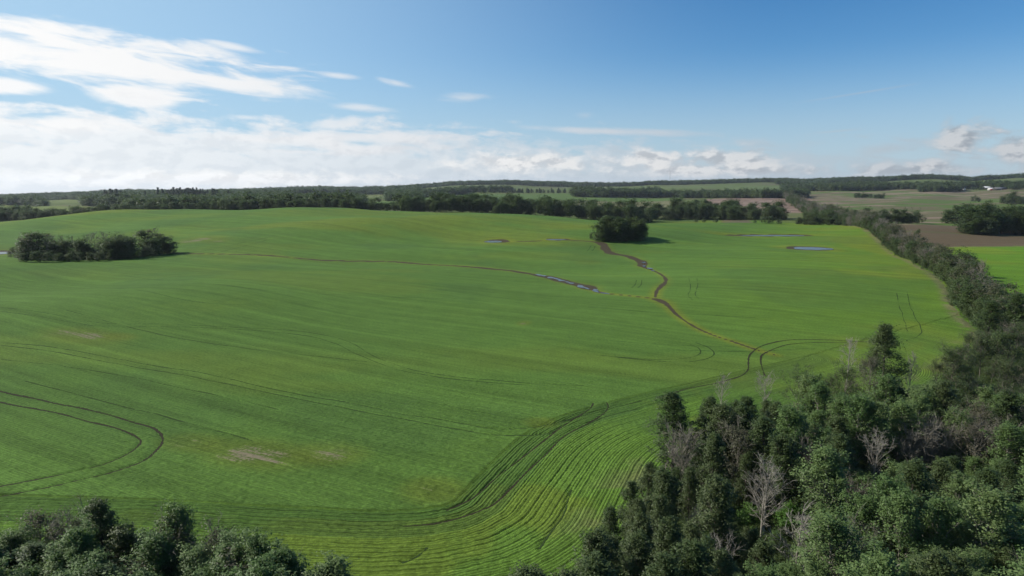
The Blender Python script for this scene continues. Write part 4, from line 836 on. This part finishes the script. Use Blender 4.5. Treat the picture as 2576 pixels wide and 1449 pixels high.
# --- hedgerow up the right of the field
Hn = HEDGE; i = 0.0; seg = np.linalg.norm(np.diff(Hn, axis=0), axis=1); cum = np.concatenate([[0], np.cumsum(seg)]); hr = np.random.default_rng(21)
s_ = 6.0; HB = []
WHERE = lambda f_: 'near the wood' if f_ < .14 else 'beside the hedge tracks' if f_ < .28 else 'beside the bright green strip' if f_ < .46 else 'by the oval pond' if f_ < .66 else 'by the far end'
while s_ < cum[-1]:
    p = np.array([np.interp(s_, cum, Hn[:, c]) for c in (0, 1)]); f_ = s_/cum[-1]; wh = ' in the hedgerow '+WHERE(f_)
    for row in range(4):
        q_ = p+np.array([1.2+row*2.7+hr.normal(0, .7), hr.normal(0, 1.2)]); u = hr.random(); lone = row in (0, 2) and f_ < .6
        bare_p = .72 if (.10 < f_ < .28 or .33 < f_ < .46 or .62 < f_ < .80) else .25
        if not lone: HB.append((q_[0], q_[1])); continue
        if row == 0: plant('mid_dark_shrub', q_[0], q_[1], 'low leafy shrub at the foot'+wh.replace(' in', ' of'), 'shrubs along the hedgerow foot', hr.uniform(3, 5.2), 1.0)
        elif u < bare_p: plant('mid_bare', q_[0], q_[1], 'brown bare-topped shrub'+wh, 'bare-topped shrubs in the hedgerow', hr.uniform(5.5, 8.2), 1.15)
        elif u < bare_p+.12: plant('mid_thin', q_[0], q_[1], 'dull twiggy tree'+wh, 'twiggy trees in the hedgerow', hr.uniform(7.5, 9.5), 1.1)
        else: plant('mid_dark_shrub', q_[0], q_[1], 'dark leafy bush'+wh, 'leafy bushes in the hedgerow', hr.uniform(5, 7.4), 1.05)
    s_ += 3.8+3.0*f_
stuff_wood('hedge_thicket', np.array(HB), 6.6, 'tangled bushes filling the long hedgerow', hr, NG_HEDGE, N_HEDGE, 1.1, 8.0, 'hedge')
c = gp(917, 243); plant('mid_aspen', c[0], c[1], 'lone dark tree beside the hedgerow on the bare soil field', None, 10, 1.2)
# continuing hedge far up the hill
HF = catmull(HEDGE_FAR, 10)
HB = [HF[k]+hr.normal(0, 3.0, 2)+np.array([row*6, 0]) for k in range(len(HF)) for row in range(3)]
stuff_wood('far_hedge', np.array(HB), 10, 'far hedge of bushy trees running straight up the hill', hr, NG_HEDGE, N_HEDGE, 1.25, 8.5, 'hedge')
print('hedge', round(time.time()-T0, 1))
# --- belts behind the field: individual trees in front rows
BELT_REST, BELT_LOW = [], []
def belt(px0, px1, py0, py1, h0, h1, step, rows, depth, label, group, keys=('mid_aspen', 'mid_aspen', 'mid_pale'), seed=0, wid=1.15, world_y=False):
    r = np.random.default_rng(seed); n = max(2, int((px1-px0)/step))
    for k in range(n):
        for q_ in range(rows):
            u = (k+r.random())/n; px = px0+(px1-px0)*u
            if world_y: Y = py0+(py1-py0)*u; c = np.array([(px-512)/FPX*Y, Y])
            else: c = gp(px, py0+(py1-py0)*u)
            c = c*(1+(q_*depth/rows+r.uniform(0, depth/rows))/np.linalg.norm(c))
            if q_ == 0:
                plant(keys[int(r.integers(len(keys)))], c[0], c[1], label, group, h0+(h1-h0)*r.random()*1.15-(2.5 if r.random() < .25 else 0), wid*1.4); BELT_LOW.append((c[0]+r.normal(0, 3), c[1]-r.uniform(-2, 3)))
            else: BELT_REST.append((c[0], c[1], (h0+h1)/2))
def belt_y(*a, **k): belt(*a, **k, world_y=True)
belt_y(-12, 120, 752, 752, 8, 12, 6.5, 3, 40, 'dull green tree in the belt behind the field crest, nearest the floodwater', 'belt trees behind the crest by the floodwater', ('mid_pale', 'mid_aspen', 'mid_thin'), 1, 1.3)
belt_y(120, 345, 752, 752, 9, 14, 6.5, 2, 40, 'green tree in the wood behind the field crest', 'trees of the wood behind the crest', ('mid_pale', 'mid_aspen'), 2, 1.3)
belt_y(347, 395, 752, 752, 8, 11, 5, 2, 14, 'low dark tree in the short hedge on the field crest', 'trees of the short hedge on the crest', ('mid_aspen',), 3, 1.2)
belt_y(398, 512, 752, 760, 13, 19, 5.5, 3, 50, 'dark tree in the long belt behind the field, crest side', 'long belt trees on the crest side', ('mid_aspen', 'mid_aspen', 'mid_pale'), 4)
belt_y(512, 652, 758, 740, 14, 21, 5.5, 3, 60, 'dark tree in the long belt straight behind the round clump', 'long belt trees behind the round clump', ('mid_aspen', 'mid_aspen', 'mid_pale'), 5)
belt(652, 784, 220, 220.5, 12, 18, 5.5, 3, 70, 'dark tree in the long belt towards the hedgerow', 'long belt trees towards the hedgerow', ('mid_aspen',), 6)
belt(684, 740, 214, 215, 17, 21, 8, 2, 60, 'tall dark tree in the high swell of the long belt', 'tall trees in the swell of the belt', ('mid_aspen',), 7, 1.25)
for px, py, h, lab in [(696, 222.4, 6, 'rounded bush at the field end, first of three before the belt'), (704, 222.6, 6.5, 'rounded bush at the field end, second of three before the belt'), (716, 222.6, 6, 'rounded bush at the field end, third of three before the belt'), (755, 223.4, 5, 'low bush at the field end under the belt corner'), (763, 223.6, 10, 'taller bushy tree at the field end under the belt corner'), (770, 223.6, 8, 'bushy willow beside the taller one under the belt corner'), (779, 224, 6, 'last low bush under the belt corner')]:
    c = gp(px, py); plant('mid_willow', c[0], c[1], lab, None, h, 1.35)
belt(798, 832, 224.5, 225.3, 5, 8, 4.5, 2, 18, 'leafy bush in the cross hedge joining the hedgerow', 'bushes of the cross hedge', ('mid_dark_shrub', 'mid_willow'), 8, 1.4)
belt(812, 872, 219, 222, 9, 13, 5, 2, 30, 'dark bushy tree at the hedgerow bend', 'trees at the hedgerow bend', ('mid_pale', 'mid_dark_shrub'), 9, 1.2)
belt(872, 920, 223.2, 223.8, 7, 12, 4.5, 2, 16, 'tree in the row beyond the brown soil field', 'tree row beyond the soil field', ('mid_pale', 'mid_thin', 'mid_dark_shrub'), 10, 1.2)
belt(947, 990, 223.5, 223.8, 18, 22, 6, 2, 24, 'tall tree in the far half of the double clump on the soil field', 'far half of the double clump', ('mid_pale', 'mid_aspen'), 11, 1.35)
belt(966, 1050, 234, 235, 14, 20, 5.5, 3, 40, 'dark tree in the near half of the double clump on the soil field', 'near half of the double clump', ('mid_aspen', 'mid_pale'), 12, 1.35)
belt(960, 972, 233.6, 234, 6, 9, 5, 1, 6, 'smaller bush at the tip of the double clump', 'bushes at the tip of the double clump', ('mid_dark_shrub',), 13, 1.3)
belt(852, 884, 198.2, 198.6, 10, 15, 4.5, 2, 30, 'tree in the island clump of the rough far field', 'island clump of the far field', ('mid_pale', 'mid_aspen'), 14, 1.5)
belt(1000, 1040, 204.2, 204.6, 14, 18, 5, 2, 40, 'tree in the clump at the edge of the far field', 'clump at the edge of the far field', ('mid_pale', 'mid_aspen'), 15, 1.4)
belt(969, 980, 201.5, 201.7, 5, 8, 4, 1, 10, 'low bush alone in the far field', 'low bushes alone in the far field', ('mid_willow',), 16, 1.6)
belt(464, 574, 192.9, 193.2, 12, 18, 3.0, 1, 30, 'small dark spruce in the far shelterbelt', 'spruces of the far shelterbelt', ('spruce',), 17, 1.3)
B = np.array(BELT_REST)
for lo, hi, lab in ((0, 13.6, 'lower trees massed behind the front row of the belts'), (13.6, 99, 'tall trees massed behind the front row of the belts')):
    b_ = B[(B[:, 2] >= lo) & (B[:, 2] < hi)]; stuff_wood('belt_thicket', b_[:, :2], b_[:, 2].mean(), lab, PR, NG_MID, N_MID, 1.55)
stuff_wood('belt_scrub', np.array(BELT_LOW), 6.0, 'low scrub along the foot of the tree belts', PR, kinds_group('belt_bush', ['mid_dark_shrub', 'mid_willow'])[0], 8, 1.4, 6.0, 'scrub')
print('belts', round(time.time()-T0, 1))

# ------------------------------------------------------------------ far woods: one mass each, trees set by geometry nodes
wr = np.random.default_rng(41)
def wood(px0, px1, py0, py1, depth, spacing, h, label, name='far_forest', ng=None, kinds=None, wid=1.5):
    c0, c1 = gp(px0, py0), gp(px1, py1); wdt = np.linalg.norm(c1-c0); n = int(wdt*depth/spacing**2)
    u = wr.random(n); dd = wr.random(n)*depth; P = []
    k = 24; us = np.linspace(0, 1, k); cs = np.array([gp(px0+(px1-px0)*q_, py0+(py1-py0)*q_) for q_ in us])
    dist = np.minimum(np.hypot(cs[:, 0], cs[:, 1]), np.median(np.hypot(cs[:, 0], cs[:, 1]))*1.12); dirs = cs/np.hypot(cs[:, 0], cs[:, 1])[:, None]
    D = np.interp(u, us, dist)+dd+wr.normal(0, 8, n); A = np.interp(u, us, np.arctan2(cs[:, 0], cs[:, 1]))
    stuff_wood(name, np.stack([D*np.sin(A), D*np.cos(A)], 1), h, label, wr, ng, kinds, wid)
wood(572, 659, 197.2, 197.6, 160, 9, 17, 'dark wood block on the far hillside before the farmstead')
wood(663, 680, 197.4, 197.4, 60, 8, 15, 'small grove sheltering the farmstead with white roofs')
wood(681, 807, 198.2, 198.2, 130, 9, 15, 'long dark wood on the far hillside beyond the striped soil field')
wood(782, 884, 191.2, 190.8, 260, 11, 16, 'broad dark forest below the ridge over the far hedge')
wood(880, 1040, 189.8, 188.2, 160, 11, 15, 'forest strip below the ridge over the rough far field')
wood(918, 962, 192.0, 191.8, 90, 9, 14, 'square wood beside the far farm sheds')
wood(972, 984, 190.0, 190.0, 20, 8, 8, 'row of bushes leading to the far farm buildings'); wood(1006, 1040, 189.6, 190, 20, 9, 9, 'row of bushes behind the far farm buildings')
wood(460, 512, 192.2, 192.0, 60, 10, 15, 'wood strip behind the far shelterbelt')
wood(395, 466, 199.0, 194.2, 120, 9, 15, 'tongue of wood sloping down beside the far green field')
# forest over the left half of the far country, with the fields in it left open
OPEN = [px_poly(p) for p in ([(281, 198.4), (300, 195), (345, 194.4), (389, 194.8), (385, 196.6), (330, 199)], [(364, 202), (401, 201.6), (401, 205.5), (364, 205.5)], [(-60, 209.5), (0, 204.8), (25, 205.4), (60, 206), (116, 207.6), (112, 211), (20, 211)], [(38, 199.8), (78, 199.8), (84, 203), (50, 203)], [(84, 199.3), (128, 199.3), (128, 200.6), (84, 200.6)])]
def mass(pa, pb, d0, d1, ang, rs, h, label, name='far_forest', wid=1.5):
    na_ = int((pb-pa)/ang); D = np.arange(d0, d1, rs); A, DD = np.meshgrid(np.linspace(pa, pb, na_), D); A = A+wr.uniform(-.6, .6, A.shape)*ang; DD = DD+wr.uniform(-.6, .6, DD.shape)*rs
    P = np.stack([((A-512)/FPX*DD).ravel(), DD.ravel()], 1); keep = np.ones(len(P), bool)
    for o_ in OPEN:
        for f_ in (1.0, 1.06, 1.12, 1.18, 1.25, 1.32): keep &= ~in_poly(P[:, 0]*f_, P[:, 1]*f_, o_)
    stuff_wood(name, P[keep], h, label, wr, None, None, wid)
mass(-60, 130, 785, 850, 3.6, 12, 10, 'wood behind the field crest towards the floodwater')
mass(130, 350, 790, 1150, 3.4, 13, 13, 'wide wood filling the slope behind the field crest')
mass(350, 415, 1000, 1350, 3.0, 16, 13, 'wood behind the short hedge on the field crest')
mass(-60, 420, 1300, 2300, 2.4, 34, 15, 'rolling forest on the middle slopes of the far country', wid=1.8)
mass(-60, 420, 2300, 4550, 1.8, 60, 16, 'forest ridge along the low part of the horizon', wid=2.3)
mass(405, 790, 3700, 4560, 1.5, 60, 16, 'forest ridge in the middle of the horizon', wid=2.3)
mass(775, 1090, 3300, 4560, 1.5, 60, 16, 'forest ridge on the highest part of the horizon', wid=2.3)
P = []
for _ in range(170):
    px = wr.normal(187, 16) if wr.random() < .75 else wr.normal(118, 9); Y = wr.uniform(1500, 1720); P.append(((px-512)/FPX*Y, Y))
stuff_wood('spruce_forest', np.array(P), 25, 'dark pointed spruces standing out of the rolling forest', wr, NG_SPR, N_SPR, 1.0)
print('far woods', round(time.time()-T0, 1), NTOT)

# ------------------------------------------------------------------ buildings, mast
def box_mesh(name, x0, x1, y0, y1, z0, z1, m_):
    V = np.array([(a, b, c) for c in (z0, z1) for b in (y0, y1) for a in (x0, x1)]); F = np.array([(0, 2, 3, 1), (4, 5, 7, 6), (0, 1, 5, 4), (2, 6, 7, 3), (0, 4, 6, 2), (1, 3, 7, 5)])
    return mesh_np(name, V, F, [m_])
M['white_roof'] = simple('white_roof', (0.42, 0.43, 0.45), .45, .08, .3); M['grey_roof'] = simple('grey_roof', (0.10, 0.10, 0.11), .6, .15, .3); M['white_wall'] = simple('white_wall', (0.62, 0.61, 0.58), .7, .1, .5)
M['red_wall'] = simple('red_wall', (0.30, 0.05, 0.04), .7, .15, .5); M['dark_wall'] = simple('dark_wall', (0.07, 0.065, 0.06), .7, .2, .5); M['door'] = simple('door', (0.20, 0.20, 0.20), .6, .1, .5); M['glass'] = simple('glass', (0.03, 0.035, 0.04), .1, .1, .5); M['steel'] = simple('steel', (0.35, 0.35, 0.36), .4, .1, .5, .6)
def shed(px, py, L, Dp, Hh, rise, wall, roof, label, name='farm_shed', rz=0.0):
    c = gp(px, py); o = bpy.data.objects.new(name, None); COL.objects.link(o); o.location = (c[0], c[1], float(hz(c[0], c[1]))-.2); o.rotation_euler = (0, 0, rz); o['label'] = label; o['category'] = 'farm building'
    a, b = L/2, Dp/2
    V = np.array([(-a, -b, 0), (a, -b, 0), (a, b, 0), (-a, b, 0), (-a, -b, Hh), (a, -b, Hh), (a, b, Hh), (-a, b, Hh), (-a, 0, Hh+rise), (a, 0, Hh+rise)])
    me = mesh_np('wall', V, [np.array([(0, 1, 5, 4), (2, 3, 7, 6), (3, 2, 1, 0)]), np.array([(1, 2, 6, 9, 5), (3, 0, 4, 8, 7)])], [wall]); link('wall', me, o)
    e = .5; t = .25
    for s_ in (-1, 1):
        y0, z0, y1, z1 = s_*(b+e), Hh-e*rise/b+.05, 0, Hh+rise+.05
        Vr = np.array([(-a-e, y0, z0), (a+e, y0, z0), (a+e, y1, z1), (-a-e, y1, z1), (-a-e, y0, z0+t), (a+e, y0, z0+t), (a+e, y1, z1+t), (-a-e, y1, z1+t)]); F = np.array([(0, 3, 2, 1), (4, 5, 6, 7), (0, 1, 5, 4), (1, 2, 6, 5), (2, 3, 7, 6), (3, 0, 4, 7)])
        link('roof', mesh_np('roof', Vr, F, [roof]), o)
    link('door', box_mesh('door', -2, 2, -b-.12, -b-.003, .2, min(Hh-.4, 4), M['door']), o)
    for s_ in (-.6, .6): link('window', box_mesh('window', a*s_-.9, a*s_+.9, -b-.1, -b-.003, 1.2, 2.4, M['glass']), o)
shed(675, 195.2, 15, 9, 3.0, 2.6, M['white_wall'], M['white_roof'], 'white-roofed farm shed by the grove on the far hillside'); shed(680.6, 194.2, 9, 9, 4.0, 2.6, M['white_wall'], M['white_roof'], 'smaller white-roofed farm shed higher behind the first')
shed(955, 189.4, 18, 11, 4.5, 3, M['dark_wall'], M['white_roof'], 'pale-roofed shed at the corner of the square far wood'); shed(988, 189.2, 26, 15, 5, 4, M['dark_wall'], M['white_roof'], 'big pale-roofed barn on the far hill farm')
shed(992.5, 190.2, 22, 12, 4.5, 2.6, M['white_wall'], M['white_roof'], 'white building with red end wall on the far hill farm', 'farm_shed'); shed(1000, 189.9, 34, 13, 4.2, 3.2, M['dark_wall'], M['grey_roof'], 'long dark farm building beside the white one on the hill')
c = gp(990, 190.6); link('wall_panel', box_mesh('wall_panel', -6, 6, -.2, .2, 0, 4.5, M['red_wall']), bpy.data.objects[[o.name for o in bpy.data.objects if o.get('label', '').startswith('white building')][0]], loc=(-4.6, -6.35, .3))
def bin_(px, py, r_, h, label):
    c = gp(px, py); o = bpy.data.objects.new('grain_bin', None); COL.objects.link(o); o.location = (c[0], c[1], float(hz(c[0], c[1]))-.1); o['label'] = label; o['category'] = 'grain bin'
    link('drum', mesh_np('drum', *tube([(0, 0, 0), (0, 0, h*.35), (0, 0, h*.7), (0, 0, h)], [r_]*4, 20), [M['white_wall']], True), o); link('roof', mesh_np('roof', *tube([(0, 0, h-.02), (0, 0, h+r_*.3), (0, 0, h+r_*.6)], [r_*1.06, r_*.6, .12], 20), [M['steel']], True), o)
bin_(964, 190, 4.5, 6, 'white grain bin in the open beside the square far wood'); bin_(101.7, 206.6, 2.4, 4.2, 'small white bin in the far field beyond the crest')
# mast on the ridge
Ym = 4480.0; xm = (668-512)/FPX*Ym; o = bpy.data.objects.new('radio_mast', None); COL.objects.link(o); zb = float(hz(xm, Ym)); o.location = (xm, Ym, zb); o['label'] = 'thin tall lattice mast on the forest ridge'; o['category'] = 'mast'
Hm = 40+16/FPX*Ym-zb; acc = Acc(); wdm = 1.1
for k in range(3):
    a = k*2.0944; acc.add(*tube([(wdm*math.cos(a), wdm*math.sin(a), 0), (wdm*math.cos(a), wdm*math.sin(a), Hm)], [.30, .30], 4))
link('mast_legs', acc.mesh('mast_legs', M['steel']), o); acc = Acc(); nb = int(Hm/4)
for b in range(nb):
    for k in range(3):
        a, a2 = k*2.0944, (k+1)*2.0944; acc.add(*tube([(wdm*math.cos(a), wdm*math.sin(a), b*4), (wdm*math.cos(a2), wdm*math.sin(a2), b*4+4)], [.14, .14], 3))
link('lattice', acc.mesh('lattice', M['steel']), o)
for k in range(3):
    a = k*2.0944+.4; link('guy_wire', mesh_np('guy_wire', *tube([(0, 0, Hm*.9), (50*math.cos(a), 50*math.sin(a), -2)], [.05, .05], 3), [M['steel']]), o)
# ------------------------------------------------------------------ haze
HZ = True
if HZ:
    q = mat('haze'); q.n.remove(q.bsdf); vol = q.new('ShaderNodeVolumePrincipled'); vol.inputs['Density'].default_value = 0.000034; vol.inputs['Color'].default_value = (0.80, 0.88, 1.0, 1); vol.inputs['Anisotropy'].default_value = 0.25
    q.l.new(vol.outputs[0], q.out.inputs['Volume'])
    zmin, zmax = float(gz_.min())-1.5, max(zb+Hm, float(gz_.max()), CAM_Z)+6
    link('haze', box_mesh('haze', -9300, 9300, -9300, 9300, zmin, zmax, q.mat), kind='stuff', label='thin bluish summer haze over the whole country', category='haze')
print('done', round(time.time()-T0, 1), 'objects', len(bpy.data.objects))
